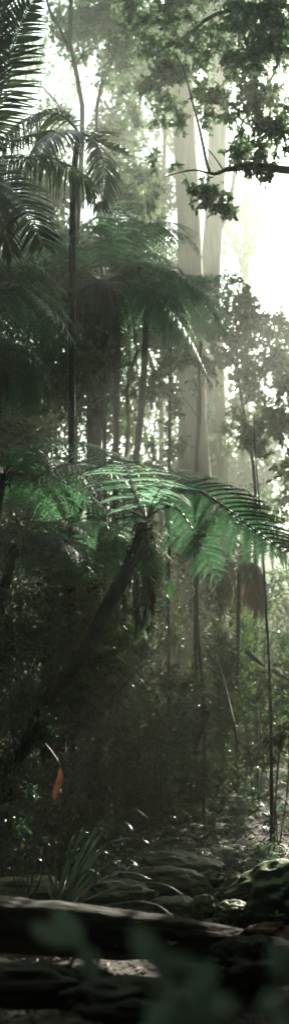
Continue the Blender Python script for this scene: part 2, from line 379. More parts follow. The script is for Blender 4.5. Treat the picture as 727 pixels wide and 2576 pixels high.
# overhanging tree on the right
leafy_tree('overhanging_tree', 'broadleaf tree reaching in from the right with dark bent boughs and drooping sprays', 'tree',
    [(1180, 1500, 13.5), (1170, 900, 13.5), (1060, 500, 13.5), (960, 300, 13.5), (950, 0, 13.5)], .17, .1,
    branches=[([(985, 470, 13.5), (860, 430, 13.5), (727, 428, 13), (640, 418, 13), (590, 424, 13), (565, 427, 13)], .085, .030),
              ([(568, 427, 13), (535, 438, 13), (522, 420, 13), (505, 340, 13), (488, 270, 13), (470, 200, 13)], .022, .012),
              ([(535, 438, 13), (490, 428, 13), (450, 434, 13), (415, 445, 13.2)], .014, .006),
              ([(560, 425, 13), (535, 390, 13), (515, 370, 13)], .010, .005),
              ([(960, 200, 13.5), (800, 130, 13), (700, 125, 13), (650, 132, 13), (592, 160, 13)], .05, .015),
              ([(955, 100, 13.5), (760, 20, 13.5), (560, 30, 13.5), (470, 90, 14), (400, 130, 14)], .045, .014),
              ([(727, 60, 13), (690, 180, 13), (640, 260, 13), (600, 320, 13)], .02, .008),
              ([(470, 200, 13), (450, 150, 13), (420, 120, 13)], .012, .005)],
    clumps=[(520, 505, 13, 45, 46, 560), (575, 535, 13, 24, 24, 70), (470, 485, 13, 24, 28, 60),
            (660, 370, 13, 70, 42, 420), (590, 360, 13, 40, 40, 200), (700, 420, 13, 34, 22, 110), (615, 425, 13, 40, 18, 110),
            (600, 270, 13, 55, 50, 420), (680, 260, 13, 60, 60, 520), (560, 200, 13, 50, 50, 330), (650, 160, 13, 70, 55, 600), (710, 330, 13, 35, 55, 260),
            (700, 60, 13, 60, 70, 560), (600, 80, 13, 75, 65, 700), (510, 70, 14, 70, 70, 900), (440, 60, 14, 60, 60, 700), (400, 170, 14, 50, 45, 520), (460, 170, 14, 50, 60, 600), (530, 250, 13, 40, 45, 240), (380, 30, 14, 50, 50, 420),
            (420, 270, 14, 45, 50, 220), (390, 380, 14, 30, 40, 90), (450, 430, 13, 30, 25, 40), (440, 330, 14, 25, 60, 70), (570, 130, 13.5, 110, 90, 400), (680, 100, 13.5, 80, 110, 350), (640, 300, 13.5, 90, 80, 300), (700, 220, 13.5, 60, 120, 250), (620, 20, 13.5, 120, 50, 300), (330, 60, 14, 60, 60, 500), (470, 250, 14, 60, 70, 350), (690, 20, 13, 60, 60, 500), (850, 350, 13, 110, 110, 1300), (860, 100, 13, 120, 120, 1300)],
    leaf=.074, lm='canopy', ratio=.52, dens=.72)

# mid tree on the right
leafy_tree('understory_tree', 'pale leafy tree with a thin leaning stem in the mist at right', 'tree',
    [(642, 1330, 21), (640, 1200, 21), (622, 1080, 21), (603, 970, 21), (598, 880, 21), (596, 780, 21)], .06, .02,
    branches=[([(612, 1020, 21), (650, 960, 21), (690, 920, 21)], .02, .006), ([(600, 930, 21), (560, 880, 21), (530, 860, 21)], .02, .006), ([(630, 1120, 21), (600, 1100, 21), (575, 1100, 21)], .015, .005)],
    clumps=[(600, 790, 21, 50, 50, 560), (655, 810, 21, 50, 55, 560), (560, 850, 21, 40, 40, 300), (610, 880, 21, 55, 50, 620), (680, 890, 21, 50, 50, 520), (700, 960, 21, 40, 50, 360), (640, 970, 21, 40, 50, 300), (600, 1080, 21, 35, 25, 200), (665, 1080, 21, 40, 50, 330), (710, 1080, 21, 30, 60, 260), (630, 1140, 21, 40, 20, 100), (560, 780, 21, 25, 25, 100)],
    leaf=.10, lm='light')
leafy_tree('understory_tree', 'bushy pale tree at the right edge of the mist, beside the thin leaning stem', 'tree',
    [(800, 1500, 23), (805, 1100, 23), (790, 900, 23)], .10, .03,
    clumps=[(760, 900, 23, 60, 80, 900), (830, 950, 23, 80, 100, 1500), (800, 1100, 23, 80, 90, 1500), (900, 1000, 23, 90, 130, 1500), (745, 1200, 23, 60, 50, 500), (860, 1250, 23, 110, 100, 1500)],
    leaf=.13, lm='light')
leafy_tree('understory_tree', 'small dark leafy tree in front of the pale gum bases', 'tree',
    [(492, 1500, 19), (492, 1200, 19), (497, 1080, 19), (500, 960, 19), (505, 860, 19)], .05, .03,
    branches=[([(497, 1050, 19), (460, 1000, 19), (420, 985, 19)], .012, .005), ([(494, 1130, 19), (460, 1110, 19), (440, 1095, 19)], .010, .005)],
    clumps=[(420, 980, 19, 45, 35, 300), (380, 960, 19, 35, 40, 200), (445, 1010, 19, 35, 30, 200), (455, 1120, 19, 30, 40, 170), (505, 930, 19, 40, 50, 330), (480, 870, 19, 50, 50, 420), (440, 930, 19, 40, 30, 200)], leaf=.09, lm='canopy')

# slender dark stems in the middle
for lab, tr, r, mat_, br, cl in [
    ('grey slender trunk leaning right, standing before the shaggy tree fern', [(343, 1230, 17), (348, 1120, 17), (358, 1020, 17), (366, 900, 17), (372, 780, 17)], .065, 'bark', [], []),
    ('thin dark trunk just right of the shaggy tree fern skirt', [(292, 1230, 17.5), (293, 1050, 17.5), (296, 900, 17.5), (300, 780, 17.5)], .058, 'bark', [], []),
    ('thin crooked dark trunk between the grey leaning trunk and the shaggy fern', [(312, 1230, 18), (316, 1150, 18), (324, 1060, 18), (318, 1000, 18), (330, 930, 18), (345, 880, 18)], .035, 'bark', [([(324, 1040, 18), (345, 985, 18), (360, 950, 18)], .012, .006), ([(318, 1000, 18), (308, 950, 18)], .012, .006)], [(340, 960, 18, 30, 30, 90)]),
    ('hair-thin stem with few leaves between the grey leaning trunk and the gums', [(382, 1230, 20), (384, 1130, 20), (390, 1060, 20), (400, 1000, 20)], .014, 'stem', [([(388, 1080, 20), (405, 1060, 20)], .006, .003)], [(405, 1060, 20, 22, 22, 50), (395, 1150, 20, 25, 40, 80)]),
    ('thin dark stem in front of the brown buttressed gum base', [(512, 1780, 16), (501, 1640, 16), (494, 1490, 16), (500, 1330, 16), (494, 1180, 16), (503, 1040, 16), (499, 900, 16)], .025, 'bark', [], []),
    ('dark leaning trunk low on the left, behind the leaning tree fern', [(120, 1600, 14), (150, 1400, 14), (180, 1320, 14), (205, 1260, 14), (215, 1180, 14)], .075, 'darkbark', [], []),
    ]:
    leafy_tree('slender_tree', lab, 'tree', tr, r, r * .8, branches=br, clumps=cl, leaf=.09, bm=mat_)
leafy_tree('pole_tree', 'thin straight bare pole-like stem standing alone in the mist at right', 'tree',
    [(682, 1990, 15), (680, 1800, 15), (675, 1650, 15), (668, 1520, 15), (662, 1400, 15), (658, 1330, 15), (652, 1250, 15), (642, 1120, 15), (640, 1040, 15)], .030, .006, bm='bark',
    branches=[([(664, 1700, 15), (665, 1620, 15), (668, 1560, 15)], .006, .004)])
leafy_tree('far_tree', 'thin faint sapling in the pale clearing beside the right gum', 'tree',
    [(571, 1290, 30), (570, 1150, 30), (572, 1060, 30), (580, 980, 30)], .025, .012, clumps=[(575, 1010, 30, 25, 60, 160), (590, 1130, 30, 30, 30, 90)], leaf=.13, lm='light')

# ------------------------------------------------------------------ palms
def palm(label, crown, trunk, tr, fronds, **kw):
    b = at(*trunk[0]); g = ground_h(b[0], b[1]) - .1
    root = empty('palm_tree', (b[0], b[1], g + .1), label, 'palm')
    mb = MB(); tube(mb, spline([np.array([b[0], b[1], g])] + P3(trunk[1:]), 30), tr * 1.3, tr, 12, .03); mb.build('trunk', M['darkbark'], root, (b[0], b[1], g), smooth=True)
    for f in fronds:
        mb = MB(); pth = P3(f[0]); k = dict(kw); k.update(f[1] if len(f) > 1 else {})
        palm_frond(mb, pth, **k); mb.build('frond', [M['palm'], M['rachis']], root, pth[0])
palm('dark feathery palm with arching fronds over a thin trunk at upper left', None,
    [(181, 1150, 12), (182, 700, 12), (190, 400, 12), (200, 335, 12)], .036,
    [([(200, 335, 12), (160, 292, 11.9), (110, 288, 11.8), (50, 310, 11.6), (0, 355, 11.4)], dict(ll=.52, droop=.7, grav=.5, n=46)),
     ([(202, 335, 12), (230, 345, 11.8), (270, 368, 11.7), (318, 385, 11.6)], dict(ll=.34, droop=.3, grav=.05, n=34, w=.032)),
     ([(200, 335, 12), (175, 300, 12.2), (145, 262, 12.3), (110, 225, 12.4)], dict(ll=.30, droop=.2, grav=0, n=30)),
     ([(200, 338, 12), (225, 345, 12), (255, 385, 11.8), (262, 440, 11.6), (255, 520, 11.4)], dict(ll=.36, droop=.5, grav=.4, n=34)),
     ([(196, 340, 12), (160, 330, 11.4), (120, 350, 10.9), (95, 400, 10.6)], dict(ll=.45, droop=.6, grav=.5, n=36)),
     ([(200, 335, 12), (225, 330, 12.5), (265, 340, 13), (300, 330, 13.4)], dict(ll=.35, droop=.4, grav=.2, n=34))],
    w=.030)
palm('big dark palm at the left edge, its trunk out of sight and fronds sweeping in', None,
    [(-120, 1300, 10), (-115, 800, 10), (-100, 500, 10), (-70, 400, 10)], .07,
    [([(-70, 400, 10), (-25, 330, 9.9), (8, 220, 9.8), (32, 120, 9.7), (62, 40, 9.6), (90, -10, 9.5)], dict(ll=.40, droop=.15, grav=.05, n=72, hint=(0, -1, .25), ang=8, w=.026, lift=.05)),
     ([(-70, 400, 10), (-40, 300, 9.9), (-25, 150, 9.8), (-5, 50, 9.7), (20, -40, 9.6)], dict(ll=.40, droop=.2, grav=.05, n=56, hint=(0, -1, .25), ang=30, w=.028)),
     ([(-70, 400, 10), (0, 398, 10.2), (80, 398, 10.5), (160, 420, 10.8), (220, 460, 11), (250, 500, 11)], dict(ll=.40, droop=.6, grav=.6, n=56, ang=20)),
     ([(-70, 410, 10), (-20, 430, 9.8), (30, 480, 9.7), (70, 540, 9.6), (110, 620, 9.6)], dict(ll=.45, droop=.3, grav=.25, n=50, hint=(.3, -1, .3), ang=10, w=.03)),
     ([(-70, 410, 10), (-30, 460, 9.6), (0, 540, 9.5), (30, 640, 9.5)], dict(ll=.38, droop=.3, grav=.25, n=40, hint=(.3, -1, .3))),
     ([(-70, 405, 10), (-10, 370, 10.6), (60, 345, 11), (120, 330, 11.3)], dict(ll=.45, droop=.5, grav=.4, n=44))],
    w=.030)

# ------------------------------------------------------------------ tree ferns
def auto_frond(c, az, L, rise=.55, drop=.9, side=0.0):
    h = np.array([math.cos(az), math.sin(az), 0]); s = np.array([-h[1], h[0], 0])
    return [np.array(c) + h * L * (t - .12 * t * t) + s * side * L * t * t + np.array([0, 0, L * (rise * t - drop * t * t)]) for t in (0, .2, .4, .6, .8, 1)]

def tree_fern(label, crown, trunk, r, fronds, dead=(), tm='darkbark', stubs=120, lm='fern', rm='rachis', group=None):
    T = P3(trunk)
    b = T[0]; g = ground_h(b[0], b[1]) - .1
    if b[2] > g + .5: T = [np.array([b[0] + .0, b[1], g])] + T
    else: T[0] = np.array([b[0], b[1], g])
    root = empty('tree_fern', (T[0][0], T[0][1], g + .1), label, 'tree fern', group)
    mb = MB(); P = spline(T, 44)
    tube(mb, P, r, r * .95, 14, .10, rads=[r * 1.5, r * 1.1, r, r, r * 1.0, r * 1.15, r * .55])
    for k in range(26):                                      # stubs and fibre bursting from the crown shaft
        a = rng.uniform(0, 6.28); d = np.array([math.cos(a), math.sin(a), 0]); p = P[-1] + d * r * .3 - np.array([0, 0, rng.uniform(0, 2.6) * r])
        tube(mb, spline([p, p + d * r * .9 + [0, 0, r * .5], p + d * r * rng.uniform(1.2, 2.2) + [0, 0, r * rng.uniform(-2.5, 1.6)]], 6), r * .17, r * .03, 5)
    tn = nrm(np.gradient(P, axis=0))
    for k in range(stubs):                                   # old frond bases and fibre on the trunk
        i = rng.integers(3, 43); a = rng.uniform(0, 6.28)
        s = nrm(np.cross(tn[i], [0, 1, .1])); u = np.cross(s, tn[i]); d = s * math.cos(a) + u * math.sin(a)
        p = P[i] + d * r * .9
        tube(mb, [p, p + d * r * .32 + tn[i] * r * rng.uniform(-.3, .8)], r * .16, r * .05, 5)
    mb.build('trunk', M[tm], root, T[0])
    for f in fronds:
        mb = MB(); k = dict(f[1]); l = k.pop('m', lm); q = k.pop('rm', rm); frond(mb, f[0], **k)
        mb.build('frond', [M[l], M[q]], root, f[0][0])
    for f in dead:
        mb = MB(); frond(mb, f[0], **f[1]); o = mb.build('dead_frond', [M['dead'], M['stem']], root, f[0][0])
    return root

# the leaning tree fern in focus
cr = at(368, 1306, 11)
H = [
 # pale sunlit frond rising toward the viewer
 ([cr, at(348, 1268, 10.8), at(332, 1220, 10.4), at(322, 1186, 9.9), at(306, 1166, 9.3), at(280, 1160, 8.8)], dict(hint=(0, .5, 1), pl=.66, npin=11, nleaf=24, droop=.12, grav=.22, start=.10, ang=6, m='fernlit', rm='rachispale', rr=.012, lmax=.072, lw=1.15)),
 # long right frond
 ([cr, at(400, 1262, 11), at(440, 1234, 10.9), at(500, 1234, 10.8), at(560, 1272, 10.6), at(620, 1318, 10.4), at(700, 1376, 10.2), at(790, 1430, 10.0)], dict(hint=(-.15, -.75, .8), pl=.54, npin=24, nleaf=22, droop=.2, grav=.10, start=.16, ang=26, rm='rachispale', rr=.017, lmax=.062, lw=1.2)),
 # right-lower frond
 ([cr, at(410, 1275, 10.9), at(445, 1278, 10.8), at(480, 1325, 10.7), at(515, 1390, 10.6), at(548, 1462, 10.5)], dict(hint=(-.3, -.8, .7), pl=.38, npin=13, nleaf=20, droop=.2, grav=.15, start=.2, ang=12, rr=.012, lmax=.054, lw=1.2)),
 # behind, right
 ([cr, at(400, 1240, 11.3), at(450, 1205, 11.8), at(520, 1200, 12.2), at(600, 1225, 12.5), at(665, 1270, 12.6)], dict(hint=(0, -.4, 1), pl=.42, npin=18, nleaf=16, lmax=.045, droop=.25, grav=.15, start=.16)),
 ([cr, at(390, 1240, 11.2), at(430, 1196, 11.5), at(480, 1185, 11.8), at(540, 1205, 12)], dict(hint=(.2, -.5, 1), pl=.38, npin=14, nleaf=16, lmax=.045, droop=.25, grav=.15)),
 # left ones
 ([cr, at(330, 1230, 11.2), at(290, 1160, 11.6), at(230, 1124, 11.9), at(150, 1110, 12.2), at(60, 1120, 12.4), at(-20, 1150, 12.5)], dict(hint=(0, -.45, 1), pl=.40, npin=30, nleaf=16, droop=.3, grav=.18)),
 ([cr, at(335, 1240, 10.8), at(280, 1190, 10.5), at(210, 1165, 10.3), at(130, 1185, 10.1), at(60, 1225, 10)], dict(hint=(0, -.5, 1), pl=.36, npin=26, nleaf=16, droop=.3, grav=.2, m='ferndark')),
 ([cr, at(325, 1285, 11.3), at(275, 1290, 11.6), at(225, 1340, 11.8), at(190, 1410, 11.9), at(170, 1480, 11.9)], dict(hint=(.2, -.7, .6), pl=.40, npin=24, nleaf=16, droop=.25, grav=.2)),
 ([cr, at(340, 1300, 11.6), at(300, 1340, 12), at(270, 1400, 12.3), at(255, 1470, 12.4)], dict(hint=(.2, -.7, .6), pl=.38, npin=22, nleaf=16, droop=.25, grav=.2)),
 ([cr, at(385, 1262, 10.8), at(402, 1232, 10.4), at(418, 1222, 10.0), at(432, 1232, 9.6)], dict(hint=(.3, .1, 1), pl=.34, npin=12, nleaf=18, droop=.2, grav=.2, m='fernlit', rm='rachispale', lmax=.05)),
 ([cr, at(360, 1250, 11.8), at(350, 1205, 12.6), at(345, 1190, 13.4), at(342, 1205, 14.2)], dict(hint=(0, -.3, 1), pl=.45, npin=20, nleaf=14, droop=.3, grav=.2)),
]
fern_hero = tree_fern('leaning tree fern with dark slanting trunk and pale green sunlit fronds', cr,
    [(20, 1990, 10.2), (60, 1885, 10.2), (130, 1745, 10.3), (200, 1660, 10.5), (265, 1535, 10.7), (316, 1440, 10.8), (343, 1370, 10.9), (358, 1318, 11)], .064, H,
    dead=[([cr + np.array([.02, 0, -.05]), at(372, 1340, 10.9), at(378, 1400, 10.85), at(384, 1470, 10.8), at(390, 1540, 10.8)], dict(hint=(0, -1, .1), pl=.10, npin=16, nleaf=8, start=.1, rr=.006, grav=.5)),
          ([cr, at(360, 1350, 11.1), at(366, 1430, 11.1), at(362, 1520, 11.1)], dict(hint=(0, -1, .1), pl=.10, npin=16, nleaf=8, start=.1, rr=.006, grav=.5))], stubs=260)

# shaggy dark tree fern behind
c2 = at(262, 712, 15.5)
fr = []
for az, L, ri, dr, s in [(0.15, 2.0, .75, .95, .1), (-.35, 2.0, .55, .95, 0), (.6, 1.9, .8, .9, 0), (2.9, 1.9, .7, .95, 0), (3.5, 2.0, .6, .9, 0), (2.4, 1.8, .8, .9, 0), (-1.3, 1.6, 1.1, .8, .1), (-2.2, 1.8, .8, .85, -.1), (-.8, 1.9, .45, 1.05, 0), (1.3, 1.8, .9, .8, 0), (1.9, 1.8, .8, .9, 0), (-2.6, 1.9, .35, 1.1, 0), (-.1, 1.8, .15, 1.0, 0), (3.1, 1.7, .2, 1.0, 0)]:
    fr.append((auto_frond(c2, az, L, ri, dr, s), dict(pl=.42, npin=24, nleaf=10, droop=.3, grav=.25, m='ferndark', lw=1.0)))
fr.append(([c2, at(272, 640, 15.3), at(284, 575, 15.1), at(250, 545, 15), at(205, 572, 14.8), at(180, 625, 14.7)], dict(pl=.42, npin=24, nleaf=10, droop=.3, grav=.3, m='ferndark')))
fr.append(([c2, at(285, 660, 15.6), at(288, 600, 15.8), at(310, 560, 16), at(350, 570, 16.2), at(385, 615, 16.4)], dict(pl=.42, npin=24, nleaf=10, droop=.3, grav=.3, m='ferndark')))
fr.append(([c2, at(320, 650, 15.3), at(385, 595, 15.2), at(440, 583, 15.1), at(480, 602, 15), at(508, 648, 15)], dict(pl=.40, npin=24, nleaf=10, droop=.3, grav=.35, m='ferndark')))
fr.append(([c2, at(300, 680, 15), at(370, 665, 14.6), at(450, 690, 14.3), at(520, 750, 14.2), at(560, 830, 14.1)], dict(pl=.46, npin=28, nleaf=12, droop=.35, grav=.35, m='ferndark')))
fr.append(([c2, at(320, 715, 15), at(400, 735, 14.8), at(460, 790, 14.7), at(500, 870, 14.7)], dict(pl=.44, npin=26, nleaf=12, droop=.35, grav=.35, m='ferndark')))
for k in range(14):
    az = -1.57 + .75 + (6.28 - 1.5) * k / 13 + rng.uniform(-.15, .15)
    fr.append((auto_frond(c2, az, rng.uniform(1.5, 2.2), rng.uniform(.3, .8), rng.uniform(.65, .9), rng.uniform(-.15, .15)), dict(pl=.45, npin=26, nleaf=11, droop=.35, grav=.35, m='ferndark', lw=1.1)))
dd = []
for k in range(46):
    a = rng.uniform(0, 6.28); rr_ = rng.uniform(.12, .50); L = rng.uniform(1.3, 2.4) - rr_ * .6
    o = np.array([math.cos(a) * rr_, math.sin(a) * rr_ * .8, 0])
    dd.append(([c2 + o * .2, c2 + o * .9 + [0, 0, -.25], c2 + o * 1.1 + [rng.normal(0, .03), 0, -L * .6], c2 + o * 1.05 + [rng.normal(0, .06), 0, -L]],
               dict(hint=(math.cos(a), math.sin(a), 0.05), pl=rng.uniform(.10, .17), npin=24, nleaf=4, start=.12, grav=.9, droop=.3, rr=.012, lw=.7)))
tree_fern('shaggy dark tree fern with a thick skirt of hanging dead fronds, centre left', c2, [(236, 1180, 15.5), (238, 1060, 15.5), (250, 880, 15.5), (262, 725, 15.5)], .11, fr, dd)

def auto_fern(label, crown, base, r, n, L, m, seed, rise=.6, drop=.95, pl=.4, nleaf=9, npin=22, dead=0, azr=None):
    g = np.random.default_rng(seed); c = at(*crown); fs = []
    n = int(n * 1.5)
    for k in range(n):
        az = 2 * math.pi * k / n + g.uniform(-.25, .25) if azr is None else azr[0] + (azr[1] - azr[0]) * (k + g.uniform(.2, .8)) / n
        fs.append((auto_frond(c, az, L * g.uniform(.95, 1.25), rise * g.uniform(.5, 1.3), drop * g.uniform(.85, 1.1), g.uniform(-.12, .12)), dict(pl=pl, npin=npin, nleaf=nleaf, droop=.3, grav=.25, m=m)))
    ds = []
    for k in range(dead):
        a = g.uniform(0, 6.28); o = np.array([math.cos(a), math.sin(a), 0]) * g.uniform(.1, .25); l = g.uniform(.6, 1.2)
        ds.append(([c + o * .2, c + o + [0, 0, -.15], c + o * 1.1 + [0, 0, -l * .6], c + o * 1.1 + [0, 0, -l]], dict(hint=(math.cos(a), math.sin(a), .05), pl=.12, npin=16, nleaf=5, start=.12, grav=.8, rr=.008)))
    return tree_fern(label, c, [base, crown], r, fs, ds, stubs=40)
auto_fern('dark tree fern at the left edge with fronds hanging beside the palm', (-45, 745, 11), (-50, 1300, 11), .06, 15, 1.0, 'ferndark', 1, .7, .9)
auto_fern('tree fern with dark hanging fronds low in the left mist', (-30, 900, 12), (-40, 1300, 12), .06, 13, .8, 'ferndark', 2, .5, .9, dead=6)
auto_fern('tree fern crown behind the shaggy one, faded by the mist', (430, 745, 19), (425, 1300, 19), .03, 14, 1.35, 'fern', 3, .6, .8, dead=4)
auto_fern('low tree fern with deep green fronds at the left edge', (10, 1195, 11), (-45, 1550, 11), .055, 14, 1.25, 'fern', 4, .35, .55)
auto_fern('dark tree fern in the shade under the low green one, at left', (40, 1370, 10.8), (-45, 1750, 10.8), .055, 14, 1.0, 'ferndark', 5, .4, .6)
auto_fern('small mid-green tree fern glowing behind the leaning trunk', (235, 1345, 13), (230, 1600, 13), .07, 12, 1.0, 'fern', 6, .35, .7)

# ------------------------------------------------------------------ dry palm on the right and small palms
root = empty('dry_palm', (at(610, 1700, 19)[0], 19, ground_h(1.8, 19)), 'small palm with a skirt of dry tan fronds in the mist, lower right', 'palm')
cc = at(600, 1440, 19); bb = np.array([cc[0] - .05, 19, ground_h(cc[0], 19) - .1])
mb = MB(); tube(mb, spline([bb, cc], 10), .04, .035, 8, .05); mb.build('trunk', M['bark'], root, bb)
for k in range(11):
    a = rng.uniform(0, 6.28); L = rng.uniform(.7, 1.1); h = np.array([math.cos(a), math.sin(a), 0])
    mb = MB(); pth = [cc, cc + h * L * .35 + [0, 0, .12], cc + h * L * .55 + [0, 0, -.15], cc + h * L * .6 + [0, 0, -L * .75]]
    palm_frond(mb, pth, ll=.34, n=28, w=.022, droop=.4, grav=.7, rr=.008); mb.build('dead_frond', [M['deadpale'], M['stem']], root, cc)
for k in range(6):
    a = k * 1.05 + .3; L = 1.0; h = np.array([math.cos(a), math.sin(a), 0])
    mb = MB(); pth = [cc, cc + h * .3 + [0, 0, .35], cc + h * .7 + [0, 0, .42], cc + h * 1.05 + [0, 0, .15]]
    palm_frond(mb, pth, ll=.34, n=28, w=.025, droop=.4, grav=.3, rr=.008); mb.build('frond', [M['light'], M['rachis']], root, cc)

def small_palm(label, c, L, n, m):
    b = at(*c); g = ground_h(b[0], b[1]); root = empty('young_palm', (b[0], b[1], g), label, 'palm'); b = np.array([b[0], b[1], g])
    top = at(*c); top[2] = max(top[2], g + .1)
    for k in range(n):
        a = 6.28 * k / n + rng.uniform(-.3, .3); h = np.array([math.cos(a), math.sin(a), 0]); l = L * rng.uniform(.8, 1.15)
        up = rng.uniform(.5, .9)
        pth = [b, b + (top - b) * .7 + h * .1 * l, top + h * l * .35 + [0, 0, up * l * .5], top + h * l * .8 + [0, 0, up * l * .5], top + h * l * 1.1 + [0, 0, up * l * .2]]
        mb = MB(); palm_frond(mb, pth, ll=.36 * L, n=26, w=.03, droop=.3, grav=.15, start=.35, rr=.008); mb.build('frond', [M[m], M['rachis']], root, b)
small_palm('young palm with glossy pale arching leaves in the mist, left of the pole stem', (620, 1600, 20), .95, 9, 'light')
small_palm('young palm with thin comb-like leaves below the dry tan palm', (560, 1690, 17), .75, 9, 'under')
small_palm('young palm at the right edge behind the pole stem', (735, 1640, 19), .8, 8, 'light')
small_palm('young palm low in the dark, just below the leaning trunk', (215, 1770, 12.5), .45, 8, 'dark')

# ------------------------------------------------------------------ shrubs
def shrub(label, c, R, n, leaf, m, name='shrub', ratio=.45, stems=4, group=None):
    x, y, d = c; p = at(x, y, d); g = ground_h(p[0], p[1])
    root = empty(name, (p[0], p[1], g), label, 'shrub', group)
    mb = MB()
    for k in range(stems):
        e = p + rng.normal(0, .35, 3) * np.array([R[0], R[0], R[1]]) * d / F
        b0 = np.array([p[0] + rng.normal(0, .06), p[1] + rng.normal(0, .06), g - .05])
        tube(mb, spline([b0, (b0 + e) / 2 + rng.normal(0, .05, 3), e], 8), .014, .005, 5)
    mb.build('stem', M['stem'], root, (p[0], p[1], g))
    mb = MB()
    for k in range(5):
        cc_ = p + rng.normal(0, .42, 3) * np.array([R[0], R[0], R[1]]) * d / F
        cc_[2] = max(cc_[2], ground_h(cc_[0], cc_[1]) + .08)
        clump(mb, cc_, (rpx(R[0], d) * .62, rpx(R[0], d) * .6, rpx(R[1], d) * .62), n // 45, 9, leaf, ratio=ratio, tw=.003)
    mb.build('foliage', [M[m], M['stem']], root, p)
for lab, c, R, n, lf, m in [
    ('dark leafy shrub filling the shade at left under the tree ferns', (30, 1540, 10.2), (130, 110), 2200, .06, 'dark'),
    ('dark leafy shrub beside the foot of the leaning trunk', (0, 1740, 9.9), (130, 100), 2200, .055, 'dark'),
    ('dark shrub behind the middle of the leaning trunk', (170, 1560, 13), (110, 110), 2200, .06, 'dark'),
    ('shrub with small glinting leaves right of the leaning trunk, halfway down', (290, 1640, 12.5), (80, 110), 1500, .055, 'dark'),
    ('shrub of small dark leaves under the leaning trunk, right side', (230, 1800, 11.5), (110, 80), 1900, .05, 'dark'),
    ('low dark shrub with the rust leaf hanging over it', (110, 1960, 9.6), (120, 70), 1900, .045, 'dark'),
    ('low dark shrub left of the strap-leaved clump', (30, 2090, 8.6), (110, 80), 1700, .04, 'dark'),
    ('shrub with brownish leaves below the gum bases, at centre', (400, 1700, 15), (90, 80), 1500, .06, 'under'),
    ('misty pale shrub below the young palm at right', (640, 1740, 17), (90, 50), 1300, .07, 'light'),
    ('misty shrub at the foot of the pole stem', (700, 1850, 15), (80, 60), 1200, .055, 'under'),
    ('shrub with pale leaves in front of the right gum base', (560, 1600, 22), (80, 90), 1300, .09, 'under'),
    ('shrub hidden in mist left of the gum bases', (420, 1530, 20), (60, 110), 1500, .08, 'under'),
    ('bright misty shrub at the right edge, beyond the pole stem', (730, 1520, 26), (90, 100), 1500, .11, 'light'),
    ('pale misty shrub beneath the leaning thin stem at right', (640, 1290, 28), (80, 70), 1500, .11, 'light'),
    ('hazy shrub between the slender trunks, beyond the ferns', (400, 1180, 24), (80, 60), 1300, .10, 'light'),
    ('broad shrub at the far left beyond the tree ferns, brown green', (90, 1060, 21), (120, 100), 2200, .09, 'under'),
    ]:
    shrub(lab, c, R, n, lf, m)

# ------------------------------------------------------------------ ground ferns: one kind, copied
def fern_proto(name, nf, L, m, seed, rise=.9, drop=.85):
    g = np.random.default_rng(seed); root = bpy.data.objects.new(name, None); COL.objects.link(root); root.empty_display_size = .1
    for k in range(nf):
        az = 2 * math.pi * k / nf + g.uniform(-.3, .3)
        pth = auto_frond(np.zeros(3), az, L * g.uniform(.75, 1.15), rise * g.uniform(.7, 1.2), drop * g.uniform(.8, 1.1), g.uniform(-.15, .15))
        mb = MB(); frond(mb, pth, pl=L * .24, npin=20, nleaf=7, droop=.25, grav=.15, start=.2, rr=.005, lw=1.0); mb.build('frond', [M[m], M['rachis']], root, (0, 0, 0))
    return root
def copy_tree(o, parent=None):
    c = o.copy(); COL.objects.link(c); c.parent = parent
    for ch in list(o.children): copy_tree(ch, c)
    return c
protos = {}
spots = [
    (450, 1830, 14.5, 1.0, 'under', 'ground fern at centre, below the pale leaning stick'), (560, 1840, 15.5, 1.0, 'under', 'ground fern right of the pale leaning stick'),
    (380, 1900, 13.5, .9, 'dark', 'ground fern in the dark at centre, above the mossy boulders'), (620, 1900, 14.5, .9, 'light', 'pale ground fern left of the pole stem foot'),
    (700, 1980, 13, .8, 'light', 'pale green ground fern at right, above the bright mossy boulder'), (480, 1960, 13, .9, 'under', 'ground fern with brownish fronds on the bank at centre'),
    (560, 2000, 12.6, .8, 'under', 'ground fern low on the bank above the flat mossy rocks'), (310, 1960, 12, .8, 'dark', 'dark ground fern above the arching strap leaves'),
    (250, 1900, 12, .8, 'dark', 'dark ground fern right of the rust leaf'), (660, 2060, 12, .7, 'under', 'small ground fern above the bright mossy boulder'),
    (590, 1700, 18, 1.0, 'light', 'misty ground fern under the young palm at right'), (510, 1760, 17, 1.0, 'under', 'misty ground fern beside the pale fallen branch'),
    (680, 1780, 17, 1.0, 'light', 'bright misty ground fern just right of the pole stem'), (330, 1830, 14, 1.0, 'dark', 'shaded ground fern under the hanging vines'),
    (430, 1620, 19, 1.1, 'under', 'far ground fern before the left gum base'), (640, 1540, 24, 1.3, 'light', 'far pale fern on the slope behind the dry tan palm'),
    (20, 1850, 11, .8, 'dark', 'dark fern at the left edge beside the trunk foot'), (160, 1860, 11, .7, 'dark', 'dark fern just right of the trunk foot'),
    (400, 2010, 11.6, .7, 'dark', 'small dark fern behind the flat mossy rocks'), (720, 2100, 11, .6, 'under', 'small fern at the right edge above the boulder'),
    (600, 1620, 20, 1.1, 'light', 'misty fern between the dry tan palm and the pole stem'), (700, 1650, 21, 1.1, 'light', 'misty fern behind the pale fallen logs'),
    (180, 1660, 12.5, .8, 'dark', 'dark fern behind the leaning trunk, lower half'), (100, 1480, 12, .9, 'dark', 'dark fern high on the left bank under the tree ferns'),
]
matmap = {'under': 'under', 'dark': 'ferndark', 'light': 'fern'}
